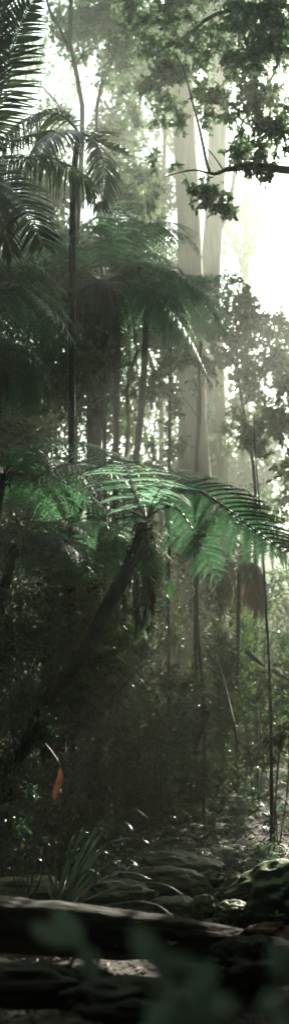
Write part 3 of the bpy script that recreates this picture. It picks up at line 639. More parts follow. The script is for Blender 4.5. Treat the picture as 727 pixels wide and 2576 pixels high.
for i, (x, y, d, L, m, lab) in enumerate(spots):
    key = (m, i % 2)
    if key not in protos: protos[key] = o = fern_proto('ground_fern', 10 if i % 2 else 12, 1.0, matmap[m], 50 + len(protos)); o['_u'] = 0
    else: o = copy_tree(protos[key])
    p = at(x, y, d); o.location = (p[0], p[1], max(ground_h(p[0], p[1]) - .02, 0)); s = L * .95
    o.scale = (s, s, s * random.uniform(.8, 1.05)); o.rotation_euler = (0, 0, random.uniform(0, 6.28))
    tag(o, lab, 'fern', 'ferns growing on the forest floor')
for o in protos.values(): del o['_u']

# ------------------------------------------------------------------ undergrowth, litter and distant wood with added shading foliage: masses
def undergrowth():
    mb = MB(); g = np.random.default_rng(21); P = []; 
    for k in range(2600):
        y = 8.5 + 40 * g.uniform() ** 1.6; w = .16 * y + 2.2; x = g.uniform(-w, w)
        if y < 12.5 and -.2 < x < 2.6: continue
        den = mnoise.noise(Vector((x * .6, y * .6, 9)))
        if den < -.25: continue
        z = ground_h(x, y); s = g.uniform(.5, 1.3) * (.7 + .035 * y)
        q = int(16 if y < 25 else 12)
        h = .28 * s * (1 + den)
        c = np.array([x, y, z])[None] + g.normal(0, 1, (q, 3)) * np.array([.22 * s, .22 * s, 0]) + np.array([0, 0, 1])[None] * g.uniform(.02, h * 2.0, (q, 1))
        P.append((c, np.full(q, .045 * s + .02)))
    c = np.concatenate([p[0] for p in P]); L = np.concatenate([p[1] for p in P]); n = len(c)
    D = g.normal(0, 1, (n, 3)); D[:, 2] = D[:, 2] * .4 - .05; Nn = g.normal(0, .45, (n, 3)); Nn[:, 2] += 1
    L = L * g.uniform(.7, 1.6, n); leaves(mb, c, D, Nn, L, L * g.uniform(.22, .5, n), 0, curl=.3)
    o = mb.build('undergrowth', [M['under']]); tag(o, kind='stuff', label='dense low leafy undergrowth covering the bank and slope', cat='undergrowth')
    mb = MB(); n = 9000
    y = 3.0 + 12 * g.uniform(size=n) ** 1.1; x = g.uniform(-1, 1, n) * (.16 * y + .8)
    z = np.array([ground_h(a, b) for a, b in zip(x, y)]) + g.uniform(.01, .05, n)
    D = g.normal(0, 1, (n, 3)); D[:, 2] *= .2; Nn = g.normal(0, .3, (n, 3)); Nn[:, 2] += 1
    L = g.uniform(.03, .08, n); leaves(mb, np.stack([x, y, z], 1), D, Nn, L, L * .42, 0, curl=-.15)
    o = mb.build('leaf_litter', [M['litter']]); tag(o, kind='stuff', label='brown fallen leaves littering the forest floor', cat='leaf litter')
undergrowth()

def woodland():
    mb = MB(); g = np.random.default_rng(5)
    gaps = [(at(320, 1215, 10.2), .8), (at(600, 1300, 10.5), .55), (at(690, 2200, 8.2), .6), (at(330, 2090, 7.1), .75), (at(430, 2232, 6.8), .25), (at(690, 2335, 6), .5), (at(640, 1700, 17), 1.2), (at(500, 1500, 22), 1.5), (at(540, 2440, 1.3), .3), (at(370, 2400, 1.3), .3), (at(150, 2320, 1.6), .3), (at(250, 1560, 12.6), .4), (at(420, 1640, 15), .6), (at(60, 1500, 10.2), .35), (at(30, 2120, 8.5), .35), (at(152, 1965, 8.4), .42), (at(290, 1500, 13), .8), (at(190, 1620, 12.3), .5), (at(110, 1560, 11.6), .35), (at(390, 1800, 13), .4), (at(110, 1130, 11.5), .8), (at(235, 1390, 12.6), .9), (at(150, 1430, 10.8), .35), (at(390, 680, 14.6), .35), (at(200, 590, 14.8), .5), (at(100, 800, 12.5), .5), (at(320, 1760, 12), .55), (at(560, 1800, 15), .8), (at(430, 1900, 13.5), .4), (at(600, 1490, 19), 1.0), (at(420, 1480, 12.5), .35), (at(660, 1450, 26), 3)]
    def blob(c, R, n, leaf):
        p = np.array(c) + nrm(g.normal(0, 1, (n, 3))) * np.array(R) * (g.uniform(0, 1, (n, 1)) ** .5)
        for q, r in gaps:                                  # gaps shaped along the sun's rays to light chosen spots
            v = p - q; t = v @ SUN; p = p[~((t > 1.5) & (np.linalg.norm(v - t[:, None] * SUN, axis=1) < r))]; 
        n = len(p)
        if n == 0: return
        D = g.normal(0, 1, (n, 3)); D[:, 2] -= .3; Nn = g.normal(0, .7, (n, 3)); Nn[:, 2] += .6
        L = leaf * g.uniform(.6, 1.3, n); leaves(mb, p, D, Nn, L, L * .5, 0, curl=.2)
    # slope woodland in view: (x, y, d, rx, ry, n)
    for k in range(230):
        y = 26 + 60 * g.uniform() ** 1.2; x = g.uniform(-1, 1) * (.17 * y + 6)
        h0 = ground_h(x, y); px = x / y * F + 363
        top = 5.0 if px > 560 else 8.0
        if px < 180: top = 9
        if px > 560: top = 2.2 + .02 * y
        s = g.uniform(.9, 2.0)
        blob((x, y, h0 + g.uniform(.5, top)), (s, s, s * .8), int(170 * s), .16 + .002 * y)
    for (x, y, d, rx, ry, n) in [(40, 990, 26, 130, 130, 2200), (130, 820, 28, 100, 100, 1100), (60, 700, 24, 100, 110, 1600), (10, 560, 22, 70, 80, 900), (330, 620, 26, 110, 70, 1200), (370, 540, 26, 50, 60, 420), (400, 820, 24, 110, 90, 1600), (140, 620, 22, 70, 60, 700),
                                 (200, 60, 27, 90, 80, 1100), (330, 150, 30, 90, 100, 1300), (300, 330, 28, 80, 80, 900), (430, 250, 32, 60, 120, 900), (380, 480, 27, 80, 60, 1100), (280, 480, 25, 70, 50, 800), (560, 60, 30, 120, 70, 1300), (140, 330, 30, 60, 90, 500), (120, 480, 22, 100, 70, 1100), (230, 640, 21, 120, 60, 1300), (100, 720, 20, 120, 90, 1800), (470, 900, 26, 60, 60, 700),
                                 (360, 1000, 36, 120, 110, 1500), (300, 900, 30, 90, 90, 900), (620, 1100, 45, 120, 90, 1000), (520, 900, 36, 60, 100, 500), (420, 680, 30, 60, 60, 600), (240, 430, 32, 70, 70, 300), (80, 150, 34, 60, 90, 300), (480, 760, 30, 60, 60, 500), (440, 1080, 34, 60, 90, 500), (190, 220, 40, 40, 90, 160)]:
        c = at(x, y, d); blob(c, (rpx(rx, d), rpx(rx, d), rpx(ry, d)), n, .17)
    # unseen forest to the sides, overhead and behind the viewer, added to shade the foreground
    for k in range(700):
        a = g.uniform(0, 6.28); r = g.uniform(9, 24); x = math.sin(a) * r; y = 4 + math.cos(a) * r * .9
        if y > 1.5 and -.15 * y - 2.8 < x < .15 * y + 2.8: continue
        top = 17 if y < 5 else (14 if x < 0 else 16)
        blob((x, y, ground_h(x, y) + g.uniform(.3, top)), (2.2, 2.2, 1.6), 170, .5)
    for k in range(520):
        x = g.uniform(-17, 17); y = g.uniform(-17, 13)
        if y > 6 and -5.8 < x < 3.2: continue
        blob((x, y, g.uniform(11.5, 16)), (2.2, 2.2, 1.2), 150, .5)
    for k in range(270):                                  # unseen tall stand added at right to keep sun off the near air
        y = g.uniform(5, 20); x = .15 * y + 2.7 + g.uniform(0, 7)
        blob((x, y, g.uniform(1, 17)), (2.0, 2.0, 1.6), 190, .5)
    # unseen crowns added along the sun's rays to shade the creek bed and bank
    for (xa, xb, ya, yb, za, zb, ta, tb, n_, r_) in [(-.4, 1.0, 8.6, 12, .1, .9, 9.5, 13, 22, 1.1), (-2.4, .6, 11, 15.5, .2, 3.2, 15.5, 19, 70, 1.5), (-1.4, 1.2, 3.5, 6.6, 0, .8, 7.5, 12, 26, 1.0), (-2.5, -.6, 11, 17, 3.2, 8, 17, 22, 50, 1.5), (-1.2, .4, 12, 16.5, 4, 7.5, 16, 21, 60, 1.4)]:
        for k in range(n_):
            p = np.array([g.uniform(xa, xb), g.uniform(ya, yb), g.uniform(za, zb)]) + SUN * g.uniform(ta, tb)
            if p[0] < .14 * p[1] + .9 + r_ * .6: continue
            blob(p, (r_, r_, r_ * .8), 150, .34)
    o = mb.build('woodland_and_shade_foliage', [M['canopy']])
    tag(o, kind='stuff', label='mass of misty forest foliage on the slope, plus unseen foliage added around the clearing for shade', cat='woodland')
    mb = MB()
    for (xa, xb, ya, yb, da, db, nb, n, lf) in [(-60, 330, 1150, 2080, 14, 21, 130, 300, .075), (300, 400, 1350, 1700, 16.5, 24, 26, 300, .09), (300, 560, 1720, 2040, 15.5, 24, 70, 300, .08), (540, 780, 1450, 1950, 17.5, 34, 90, 300, .10), (300, 700, 1150, 1500, 34, 52, 40, 260, .2), (-60, 300, 950, 1300, 18, 26, 40, 300, .1), (-60, 420, 1700, 2120, 10.5, 12.5, 70, 260, .05), (-60, 300, 1380, 1800, 11.2, 13.5, 80, 260, .055), (-60, 230, 700, 1150, 14, 18, 50, 260, .08), (560, 727, 1000, 1250, 30, 50, 30, 260, .17)]:
        for k in range(nb):
            y = g.uniform(ya, yb); d = g.uniform(da, db); c = at(g.uniform(xa, xb), y, d)
            if c[2] < ground_h(c[0], c[1]): c[2] = ground_h(c[0], c[1]) + g.uniform(.1, .5)
            if mnoise.noise(Vector(c * .8)) < -.12: continue
            r = g.uniform(.02, .06) * d; k_ = g.choice([.6, .8, 1.0, 1.5, 2.1])
            blob(c, (r, r, r * .7), int(n / k_ ** 1.4), lf * k_)
    o = mb.build('thicket', [M['under']]); tag(o, kind='stuff', label='tangled small-leaved thicket filling the slope between the trunks', cat='thicket')
woodland()

# ------------------------------------------------------------------ hanging vines
def vine(label, top, length, x_sway, nl, leaf, m='dark', r=.006, strands=3):
    p = at(*top); root = empty('hanging_vine', p, label, 'vine')
    for k in range(strands):
        a = p + np.array([rng.normal(0, .04), rng.normal(0, .05), 0]); L = length * rng.uniform(.65, 1)
        pts = [a + np.array([x_sway * t + .06 * math.sin(t * 5 + k), .03 * math.sin(t * 4 + k * 2), -L * t]) for t in np.linspace(0, 1, 8)]
        P = spline(pts, 24); mb = MB(); tube(mb, P, r, r * .5, 5, .1, mi=1)
        i = rng.integers(1, 24, nl); q = P[i] + rng.normal(0, .01, (nl, 3)); D = rng.normal(0, .5, (nl, 3)); D[:, 2] -= 1.0
        Nn = rng.normal(0, 1, (nl, 3)); Nn[:, 1] -= .6
        Lf = leaf * rng.uniform(.6, 1.2, nl); leaves(mb, q, D, Nn, Lf, Lf * .3, 0, curl=.25)
        mb.build('strand', [M[m], M['stem']], root, a)
vine('dark ragged vine hanging right below the leaning fern crown', (372, 1340, 10.8), 1.25, .08, 34, .12)
vine('vine with long narrow leaves hanging a little left of the ragged vine', (350, 1380, 11), 1.35, -.02, 24, .10)
vine('thin dark vine trailing down behind the middle of the leaning trunk', (300, 1500, 11.4), 1.0, -.25, 24, .07)
vine('longest dark vine curtain hanging down to the undergrowth at centre left', (335, 1560, 11.6), 1.1, -.3, 30, .08, strands=4)
# arching bare bough under the vines
mb = MB(); tube(mb, spline(P3([(250, 1800, 11.2), (300, 1740, 11.2), (345, 1685, 11.1), (380, 1665, 11), (408, 1662, 10.9)]), 24), .014, .005, 6, .15)
vd = at(250, 1800, 11.2); tube(mb, [vd, np.array([vd[0] - .1, vd[1], ground_h(vd[0] - .1, vd[1]) - .05])], .015, .018, 6)
o = mb.build('curved_branch', M['stem'], origin=vd, smooth=True); tag(o, 'dark bare branch curving up to the right beneath the hanging vines', 'branch')
# reddish and green hanging leaves by the vines
def hanging_leaf(name, label, top, length, width, m, tilt=(0, 0), stalk=None):
    p = at(*top); root = empty(name, p, label, 'leaf')
    mb = MB(); n = 14; rows = []
    for i in range(n):
        s = i / (n - 1); w = width * .5 * (math.sin(math.pi * min(1, s * .92 + .05)) ** .7) + .001
        c = p + np.array([tilt[0] * s + .012 * math.sin(s * 5), tilt[1] * s + .03 * s * s, -length * s])
        yy = .012 * math.sin(s * 7)
        rows += [c + [-w, yy + w * .5, 0], c + [0, yy - .004, 0], c + [w * .8, yy + w * .4, 0]]
    Fc = []
    for i in range(n - 1):
        for j in range(2): Fc.append([3 * i + j, 3 * i + j + 1, 3 * i + 4 + j, 3 * i + 3 + j])
    mb.add(np.array(rows), Fc); mb.build('blade', M[m], root, p, smooth=True)
    if stalk:
        mb = MB(); S_ = P3(stalk); tube(mb, spline(S_, 12), .006, .004, 5); mb.build('stalk', M['redleaf'] if m == 'redleaf' else M['stem'], root, S_[0])
hanging_leaf('dead_leaf', 'curled rust-orange dead leaf hanging in the dark at lower left', (152, 1932, 8.4), .26, .062, 'redleaf', (-.035, 0), stalk=[(112, 1868, 8.6), (130, 1890, 8.5), (147, 1915, 8.4), (152, 1934, 8.4)])
hanging_leaf('red_leaf', 'dark red narrow leaf hanging among the vines', (378, 1465, 10.7), .34, .05, 'dead', (.05, 0))
hanging_leaf('green_leaf', 'broad green leaf hanging at the right of the vines', (425, 1460, 10.9), .20, .075, 'dark', (.03, 0), stalk=[(395, 1440, 10.9), (410, 1445, 10.9), (425, 1462, 10.9)])
mb = MB(); tube(mb, spline(P3([(14, 1604, 10), (35, 1618, 10), (58, 1638, 10), (78, 1640, 10), (92, 1630, 10)]), 20), .007, .003, 5, .2)
o = mb.build('pale_twig', M['palelog'], origin=at(58, 1638, 10)); tag(o, 'pale thin curved twig caught in the dark shrubs at left', 'twig')

# ------------------------------------------------------------------ fallen wood in the distance
def stick(name, label, pts, r0, r1, m, sides=8):
    mb = MB(); P = P3(pts); tube(mb, spline(P, 14), r0, r1, sides, .12); o = mb.build(name, M[m], origin=P[0], smooth=True); return tag(o, label, 'log')
stick('fallen_log', 'pale bleached fallen log in the mist, left of the pole stem', [(618, 1636, 17), (640, 1656, 17), (664, 1674, 17)], .042, .035, 'palelog')
stick('fallen_log', 'pale bleached fallen log in the mist, right of the pole stem', [(684, 1685, 17), (705, 1700, 17), (722, 1708, 17)], .036, .03, 'palelog')
stick('fallen_branch', 'short pale pinkish broken branch lying on the centre bank', [(508, 1744, 14.5), (525, 1746, 14.5), (546, 1754, 14.5)], .028, .018, 'palelog')
stick('leaning_stick', 'short olive-brown stick leaning on the bank below the broken branch', [(492, 1868, 13.4), (506, 1835, 13.5), (522, 1790, 13.6)], .040, .034, 'bark')
stick('dead_branch', 'dark slanting dead branch on the bank before the gum bases', [(600, 1870, 13.8), (560, 1700, 15), (540, 1640, 15.4)], .014, .008, 'stem')
stick('creek_stick', 'small reddish stick lying between the mossy rocks', [(556, 2252, 8.8), (564, 2240, 8.8), (574, 2228, 8.8)], .010, .006, 'redwood', 6)

# ------------------------------------------------------------------ rocks
def rock(label, c, R, m='rock', rot=0, seed=0, rough=.22, name='mossy_rock'):
    import bmesh
    bm = bmesh.new(); bmesh.ops.create_icosphere(bm, subdivisions=5, radius=1)
    ca, sa = math.cos(rot), math.sin(rot)
    for v in bm.verts:
        p = v.co.copy(); q = p * 1.1 + Vector((seed * 7.3, seed * 3.1, seed))
        k = 1 + rough * 1.3 * mnoise.noise(q) + rough * .6 * mnoise.noise(q * 2.7) + rough * .22 * mnoise.noise(q * 7) + rough * .09 * mnoise.noise(q * 17)
        k -= .12 * abs(mnoise.noise(q * 1.7 + Vector((5, 5, 5))))
        p = p * k; p = Vector((p.x * R[0], p.y * R[1], max(p.z, -.6) * R[2]))
        v.co = Vector((p.x * ca - p.z * sa, p.y, p.x * sa + p.z * ca))
    me = bpy.data.meshes.new(name); bm.to_mesh(me); bm.free(); me.polygons.foreach_set('use_smooth', [True] * len(me.polygons)); me.materials.append(M[m])
    o = bpy.data.objects.new(name, me); COL.objects.link(o); o.location = Vector(at(*c)); tag(o, label, 'rock'); return o
rock('big dark boulder with green moss coloured bright as if sunlit on its crest, at right', (690, 2260, 8.2), (.42, .4, .27), 'rocksunlit', .30, 1)
rock('mossy boulder shoulder sloping down left of the bright crest', (612, 2256, 8.5), (.22, .3, .17), 'rock', .25, 2)
rock('broad low mossy rock at the back of the creek bed', (450, 2190, 11), (.46, .5, .20), 'rock', -.08, 3, .15)
rock('long flat mossy rock in the middle of the creek bed', (410, 2222, 9.6), (.42, .35, .17), 'rock', -.04, 4, .15)
rock('round mossy stone just left of the dark gap by the big boulder', (508, 2286, 8), (.115, .14, .11), 'rock', .1, 5)
rock('small mossy stone behind the round one', (525, 2215, 9.8), (.17, .2, .09), 'rock', .1, 6)
rock('mossy rock behind the strap leaves, lower edge', (290, 2250, 8.4), (.30, .3, .12), 'rock', 0, 7)
rock('dark wet stone at the water edge below the flat rock', (440, 2278, 8), (.20, .16, .07), 'rock', 0, 8)
rock('small dark stone tucked under the boulder shoulder', (585, 2290, 7.8), (.14, .15, .08), 'rock', 0, 9)
rock('flat dark rock at the far left behind the log', (60, 2240, 8.0), (.35, .3, .11), 'rock', 0, 10)

# ------------------------------------------------------------------ big log across the front
def big_log():
    top = [(-260, 2315, 6.0), (-60, 2322, 6.0), (140, 2340, 6.05), (300, 2352, 6.1), (450, 2364, 6.15), (600, 2378, 6.2), (700, 2392, 6.3)]
    P = spline(P3(top), 90); mb = MB(); sides = 40; n = 90
    T = nrm(np.gradient(P, axis=0)); S = nrm(np.cross(T, [0, 0, 1.0])); U = np.cross(S, T)
    V = []
    for i in range(n):
        R = np.interp(i, [0, 40, 70, 89], [.17, .155, .12, .07])
        for j in range(sides):
            a = 2 * math.pi * j / sides; x = P[i][0]
            k = 1 + .10 * mnoise.noise(Vector((x * 1.2, math.cos(a) * 2.2, math.sin(a) * 2.2))) + .11 * mnoise.noise(Vector((x * 3, math.cos(a) * 7, math.sin(a) * 7))) + .05 * mnoise.noise(Vector((x * 9, math.cos(a) * 14, math.sin(a) * 14)))
            V.append(P[i] + (S[i] * math.cos(a) + U[i] * math.sin(a)) * R * k)
    i = np.arange(n - 1)[:, None]; j = np.arange(sides)[None, :]; k = (j + 1) % sides
    mb.add(np.array(V), np.stack([i * sides + j, i * sides + k, (i + 1) * sides + k, (i + 1) * sides + j], -1).reshape(-1, 4))
    for e in (0, n - 1):
        r = np.array(V[e * sides:(e + 1) * sides]); mb.add(np.vstack([r, r.mean(0)]), [[q, (q + 1) % sides, sides] for q in range(sides)])
    root = empty('fallen_log', P[20] - np.array([0, 0, .17]), 'long dark rotting log lying across the whole foreground', 'log')
    mb.build('log_body', M['log'], root, P[20], smooth=True)
    for q in range(9):                                    # loose splits of bark and roots along the top
        x0 = rng.uniform(330, 520); y0 = 2316 + (x0 - 330) * .085 + rng.uniform(-6, 30); ln = rng.uniform(60, 150)
        mb = MB(); pts = [at(x0 + ln * t, y0 + ln * .09 * t + rng.normal(0, 2.0), 5.98 - .03 * math.sin(3 * t)) for t in np.linspace(0, 1, 6)]
        tube(mb, spline(pts, 18), .007, .003, 5, .25); mb.build('bark_split', M['log' if q % 2 else 'redwood'], root, pts[0])
big_log()
rock('heap of crumbling reddish rotten wood at the right end of the log', (672, 2350, 6.0), (.20, .16, .055), 'redwood', .10, 12, rough=.5, name='rotten_wood')
rock('dark mound of earth and roots under the reddish rotten wood', (640, 2440, 5.6), (.28, .22, .13), 'soil', .05, 13, rough=.45, name='earth_mound')
rock('low dark log remnant in the lower left foreground, out of focus', (60, 2480, 4.6), (.42, .2, .11), 'log', -.02, 14, rough=.35, name='log_remnant')
rock('dark stone in the bottom centre foreground, out of focus', (300, 2520, 4.3), (.24, .2, .08), 'log', .04, 15, rough=.35, name='wood_chunk')

# ------------------------------------------------------------------ strap-leaved clump
def strap_clump(label, base, blades, group=None):
    b = at(*base); b[2] = max(ground_h(b[0], b[1]), b[2]) ; root = empty('strap_leaf_plant', b, label, 'plant')
    for pts, w in blades:
        P = spline([b + rng.normal(0, .025, 3) * [1, 1, 0]] + P3(pts), 30); T = nrm(np.gradient(P, axis=0))
        tw = rng.uniform(-.22, .22)
        S = nrm(np.cross(T, np.array([.45 + tw, -.45 + tw * .5, .85]))); U = np.cross(S, T)
        s = np.linspace(0, 1, 30); ww = 1.05 * w * np.clip(.55 + 1.6 * s, 0, 1) * np.clip((1 - s) * 2.2, 0, 1) ** .8 + .0005
        V = np.stack([P - S * ww[:, None] + U * ww[:, None] * .4, P, P + S * ww[:, None] + U * ww[:, None] * .4], 1).reshape(-1, 3)
        Fc = [[3 * i + j, 3 * i + j + 1, 3 * i + 4 + j, 3 * i + 3 + j] for i in range(29) for j in range(2)]
        mb = MB(); mb.add(V, Fc); mb.build('leaf', M['strap'], root, b, smooth=True)
d = 7.2
strap_clump('large clump of glossy dark strap leaves arching right over the log', (150, 2300, d), [
    ([(190, 2180, d), (250, 2080, d), (300, 2042, d - .1), (340, 2036, d - .2), (373, 2058, d - .3)], .014),
    ([(200, 2190, d), (255, 2100, d), (300, 2068, d - .1), (330, 2080, d - .2), (352, 2130, d - .3)], .013),
    ([(210, 2200, d), (270, 2125, d), (330, 2108, d), (360, 2112, d - .1), (387, 2132, d - .1)], .013),
    ([(190, 2220, d), (225, 2160, d), (252, 2140, d), (275, 2150, d), (292, 2190, d)], .014),
    ([(210, 2230, d), (260, 2180, d), (310, 2160, d - .1), (345, 2175, d - .2), (378, 2222, d - .2)], .014),
    ([(230, 2260, d - .1), (300, 2232, d - .2), (370, 2222, d - .3), (420, 2228, d - .4), (462, 2252, d - .5)], .022),
    ([(220, 2290, d - .2), (290, 2275, d - .3), (350, 2268, d - .4), (395, 2276, d - .4), (437, 2305, d - .5)], .013),
    ([(160, 2200, d), (175, 2130, d), (195, 2092, d), (215, 2090, d), (228, 2100, d)], .013),
    ([(165, 2210, d + .1), (180, 2150, d + .1), (205, 2110, d + .1), (232, 2092, d + .1)], .011),
    ([(140, 2220, d), (135, 2160, d), (130, 2130, d), (120, 2122, d)], .012),
    ([(130, 2220, d), (110, 2170, d), (95, 2160, d), (80, 2175, d)], .012),
    ([(180, 2230, d), (220, 2190, d), (250, 2200, d), (272, 2235, d)], .013),
    ([(200, 2250, d), (250, 2222, d), (300, 2218, d), (340, 2235, d - .1)], .010),
    ([(120, 2240, d), (105, 2210, d), (98, 2190, d), (94, 2175, d)], .010),
    ([(230, 2290, d - .3), (270, 2290, d - .5), (310, 2292, d - .6), (345, 2300, d - .7)], .012),
    ([(240, 2295, d - .3), (275, 2280, d - .5), (300, 2285, d - .6), (330, 2300, d - .7)], .010),
    ([(170, 2180, d - .1), (205, 2100, d - .2), (235, 2070, d - .2), (262, 2078, d - .3)], .010),
    ([(215, 2240, d + .2), (280, 2200, d + .3), (340, 2196, d + .3), (385, 2215, d + .3)], .010)])
strap_clump('small clump of upright strap leaves at the left edge behind the log', (70, 2300, 7.6), [
    ([(60, 2230, 7.6), (55, 2180, 7.6), (48, 2150, 7.6)], .010), ([(80, 2220, 7.6), (88, 2170, 7.6), (105, 2150, 7.6)], .010),
    ([(45, 2240, 7.6), (30, 2190, 7.6), (18, 2180, 7.6)], .010), ([(90, 2240, 7.6), (110, 2200, 7.6), (128, 2195, 7.6)], .009), ([(70, 2220, 7.6), (75, 2170, 7.6), (66, 2130, 7.6)], .009)])

# ------------------------------------------------------------------ seedling with yellow bloom
s0 = at(690, 2318, 5.9); root = empty('seedling', s0 - np.array([0, 0, .02]), 'tiny green seedling with a yellow bud on the reddish rotten wood', 'plant')
mb = MB(); tube(mb, spline([s0 - np.array([0, 0, .02]), at(692, 2306, 5.9), at(694, 2296, 5.9)], 6), .002, .0015, 5); mb.build('stem', M['rachis'], root, s0)
mb = MB(); leaves(mb, [at(692, 2304, 5.9)] * 3, [(-1, -.2, .15), (1, -.2, .25), (.3, -1, .1)], [(0, -.3, 1)] * 3, [.035, .06, .03], [.02, .02, .018]); mb.build('leaves', M['green'], root, s0)
mb = MB(); leaves(mb, [at(694, 2300, 5.9)] * 3, [(.1, 0, 1), (-.3, 0, 1), (.3, -.2, 1)], [(0, -1, 0)] * 3, .024, .012); mb.build('bud', M['yellow'], root, s0)

# ------------------------------------------------------------------ out-of-focus plants close to the viewer
def near_plant(label, stem, lv, r=.003):
    P = P3(stem); b = P[0].copy(); g = ground_h(b[0], b[1]); P = [np.array([b[0], b[1], g])] + P
    root = empty('foreground_plant', P[0], label, 'plant')
    mb = MB(); tube(mb, spline(P, 16), r, r * .7, 6); mb.build('stem', M['rachis'], root, P[0])
    for (a, b_, w) in lv:
        A, B = at(*a), at(*b_); L = np.linalg.norm(B - A); W = w * A[1] / F * 2.0
        mb = MB(); n = 12; D = (B - A); S = nrm(np.cross(D, [0.15, 1, .3])); rows = []
        for i in range(n + 1):
            s = i / n; ww = W * .5 * math.sin(math.pi * (s * .93 + .05)) ** .75
            c = A + D * s + np.array([0, .02, .0]) * math.sin(3.1 * s) * L * 2
            rows += [c - S * ww + [0, .3 * ww, 0], c, c + S * ww + [0, .3 * ww, 0]]
        mb.add(np.array(rows), [[3 * i + j, 3 * i + j + 1, 3 * i + 4 + j, 3 * i + 3 + j] for i in range(n) for j in range(2)])
        mb.build('leaf', M['blur'], root, A, smooth=True)
near_plant('blurred grey-green plant close to the lens at left, over the log', [(250, 2700, 1.6), (235, 2470, 1.6), (190, 2370, 1.6)],
    [((200, 2385, 1.6), (140, 2280, 1.55), 34), ((190, 2375, 1.6), (75, 2330, 1.6), 30), ((200, 2380, 1.6), (250, 2480, 1.55), 34)])
near_plant('large blurred grey-green leafy plant close to the lens at bottom centre', [(480, 2750, 1.3), (470, 2600, 1.3), (440, 2500, 1.3)],
    [((400, 2440, 1.3), (335, 2330, 1.3), 34), ((440, 2500, 1.3), (390, 2380, 1.3), 40), ((450, 2500, 1.3), (545, 2430, 1.3), 44), ((470, 2540, 1.3), (590, 2520, 1.3), 44), ((440, 2510, 1.3), (370, 2600, 1.3), 40),
     ((470, 2560, 1.3), (560, 2620, 1.3), 50), ((430, 2480, 1.3), (470, 2400, 1.3), 34), ((460, 2540, 1.3), (430, 2650, 1.3), 44)])
near_plant('blurred grey-green plant close to the lens at the right edge', [(760, 2750, 1.3), (740, 2600, 1.3), (720, 2450, 1.3)],
    [((725, 2470, 1.3), (690, 2370, 1.3), 34), ((730, 2480, 1.3), (760, 2360, 1.3), 40), ((720, 2500, 1.3), (650, 2540, 1.3), 34), ((735, 2560, 1.3), (700, 2620, 1.3), 40)])
near_plant('blurred dim upright stem close to the lens, against the dark bank at right', [(600, 2700, 1.5), (600, 2400, 1.5), (605, 2200, 1.5), (608, 2140, 1.5)],
    [((606, 2150, 1.5), (608, 2020, 1.5), 9)], r=.0015)

# single fallen leaves in the foreground
for lab, c, L, a in [('pale pink upturned dead leaf in the left foreground, out of focus', (172, 2440, 4.6), .06, 1.2), ('pale standing dead leaf left of the pink one', (120, 2470, 4.5), .06, 1.0),
                     ('tan curled leaf in front of the log at centre left', (300, 2462, 4.8), .06, .2), ('pale yellowish leaf at the bottom edge, left of centre', (160, 2562, 4.1), .075, .3),
                     ('pinkish leaf fragment below the log at centre right', (425, 2330 + 45, 5.7), .05, .4), ('pale leaf on the reddish rotten wood', (640, 2338, 5.8), .05, .9),
                     ('rusty leaf lying near the stick among the mossy rocks', (566, 2262, 8.5), .05, .5), ('orange leaf glowing under the strap leaves', (205, 2262, 7.3), .07, 1.2)]:
    p = at(*c); mb = MB(); leaves(mb, [p, p + [.01, .005, 0]], [(math.cos(a), -.3, math.sin(a)), (-.5, -.3, .6)], [(0, -.8, .6), (0, -.9, .4)], [L, L * .6], [L * .45, L * .35], curl=.4)
    o = mb.build('fallen_leaf', M['redleaf'] if ('rust' in lab or 'orange' in lab) else M['palelog'], origin=p); tag(o, lab, 'leaf', 'single dead leaves near the log')

# ------------------------------------------------------------------ air
hz = MB(); x0, x1, y0, y1, z0, z1 = -82, 82, -42, 112, -4.5, 31.5
hz.add([(x0, y0, z0), (x1, y0, z0), (x1, y1, z0), (x0, y1, z0), (x0, y0, z1), (x1, y0, z1), (x1, y1, z1), (x0, y1, z1)], [[0, 3, 2, 1], [4, 5, 6, 7], [0, 1, 5, 4], [1, 2, 6, 5], [2, 3, 7, 6], [3, 0, 4, 7]])
m, nt, out = newmat('mist'); v = nt.nodes.new('ShaderNodeVolumePrincipled')
v.inputs['Color'].default_value = (.90, .95, .85, 1); v.inputs['Density'].default_value = .0043; v.inputs['Anisotropy'].default_value = .72
nt.links.new(v.outputs[0], out.inputs['Volume']); m.cycles.homogeneous_volume = True
o = hz.build('haze', m); tag(o, kind='stuff', label='pale sunlit mist filling the forest', cat='haze')

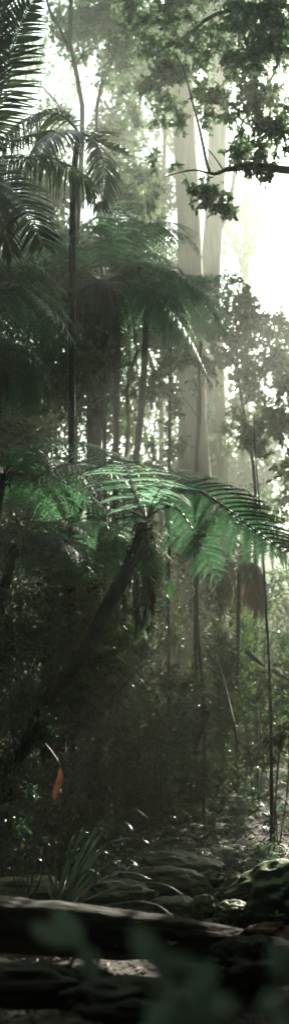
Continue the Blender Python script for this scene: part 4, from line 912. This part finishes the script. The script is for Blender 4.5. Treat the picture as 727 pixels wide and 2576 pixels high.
# ------------------------------------------------------------------ light
sd = Vector((math.sin(AZ) * math.cos(EL), math.cos(AZ) * math.cos(EL), math.sin(EL)))
sun = bpy.data.lights.new('sun', 'SUN'); sun.energy = 5; sun.angle = math.radians(.5); sun.color = (1, .92, .78)
so = bpy.data.objects.new('sun', sun); COL.objects.link(so); so.rotation_euler = sd.to_track_quat('Z', 'Y').to_euler()
w = bpy.data.worlds.new('World'); C.world = w; w.use_nodes = True; nt = w.node_tree; nt.nodes.clear()
sk = nt.nodes.new('ShaderNodeTexSky'); sk.sky_type = 'NISHITA'; sk.sun_disc = False; sk.sun_elevation = EL; sk.sun_rotation = AZ; sk.dust_density = 4; sk.air_density = 1.5
hs = nt.nodes.new('ShaderNodeHueSaturation'); hs.inputs['Saturation'].default_value = .45
tm = nt.nodes.new('ShaderNodeMix'); tm.data_type = 'RGBA'; tm.blend_type = 'MULTIPLY'; tm.inputs[0].default_value = 1; tm.inputs[7].default_value = (.80, 1, .94, 1)
bg = nt.nodes.new('ShaderNodeBackground'); bg.inputs['Strength'].default_value = .068
wo = nt.nodes.new('ShaderNodeOutputWorld')
nt.links.new(sk.outputs[0], hs.inputs['Color']); nt.links.new(hs.outputs[0], tm.inputs[6]); nt.links.new(tm.outputs[2], bg.inputs[0]); nt.links.new(bg.outputs[0], wo.inputs[0])

# ------------------------------------------------------------------ camera
cd = bpy.data.cameras.new('camera'); cam = bpy.data.objects.new('camera', cd); COL.objects.link(cam)
cam.location = (0, 0, CZ); cam.rotation_euler = (math.radians(90), 0, 0)
cd.sensor_fit = 'VERTICAL'; cd.sensor_height = 24; cd.sensor_width = 24; cd.lens = 24 * F / 2576
cd.shift_y = (HY - 1288) / 2576; cd.clip_start = .05; cd.clip_end = 400
cd.dof.use_dof = True; cd.dof.focus_distance = 10.6; cd.dof.aperture_fstop = .85
C.camera = cam
C.view_settings.view_transform = 'Standard'; C.view_settings.look = 'None'; C.view_settings.exposure = 1.55; C.view_settings.gamma = 1
cy = C.cycles
cy.max_bounces = 6; cy.diffuse_bounces = 3; cy.glossy_bounces = 2; cy.transmission_bounces = 3; cy.volume_bounces = 1; cy.transparent_max_bounces = 4
cy.sample_clamp_indirect = 4; cy.use_denoising = True; cy.caustics_reflective = False; cy.caustics_refractive = False
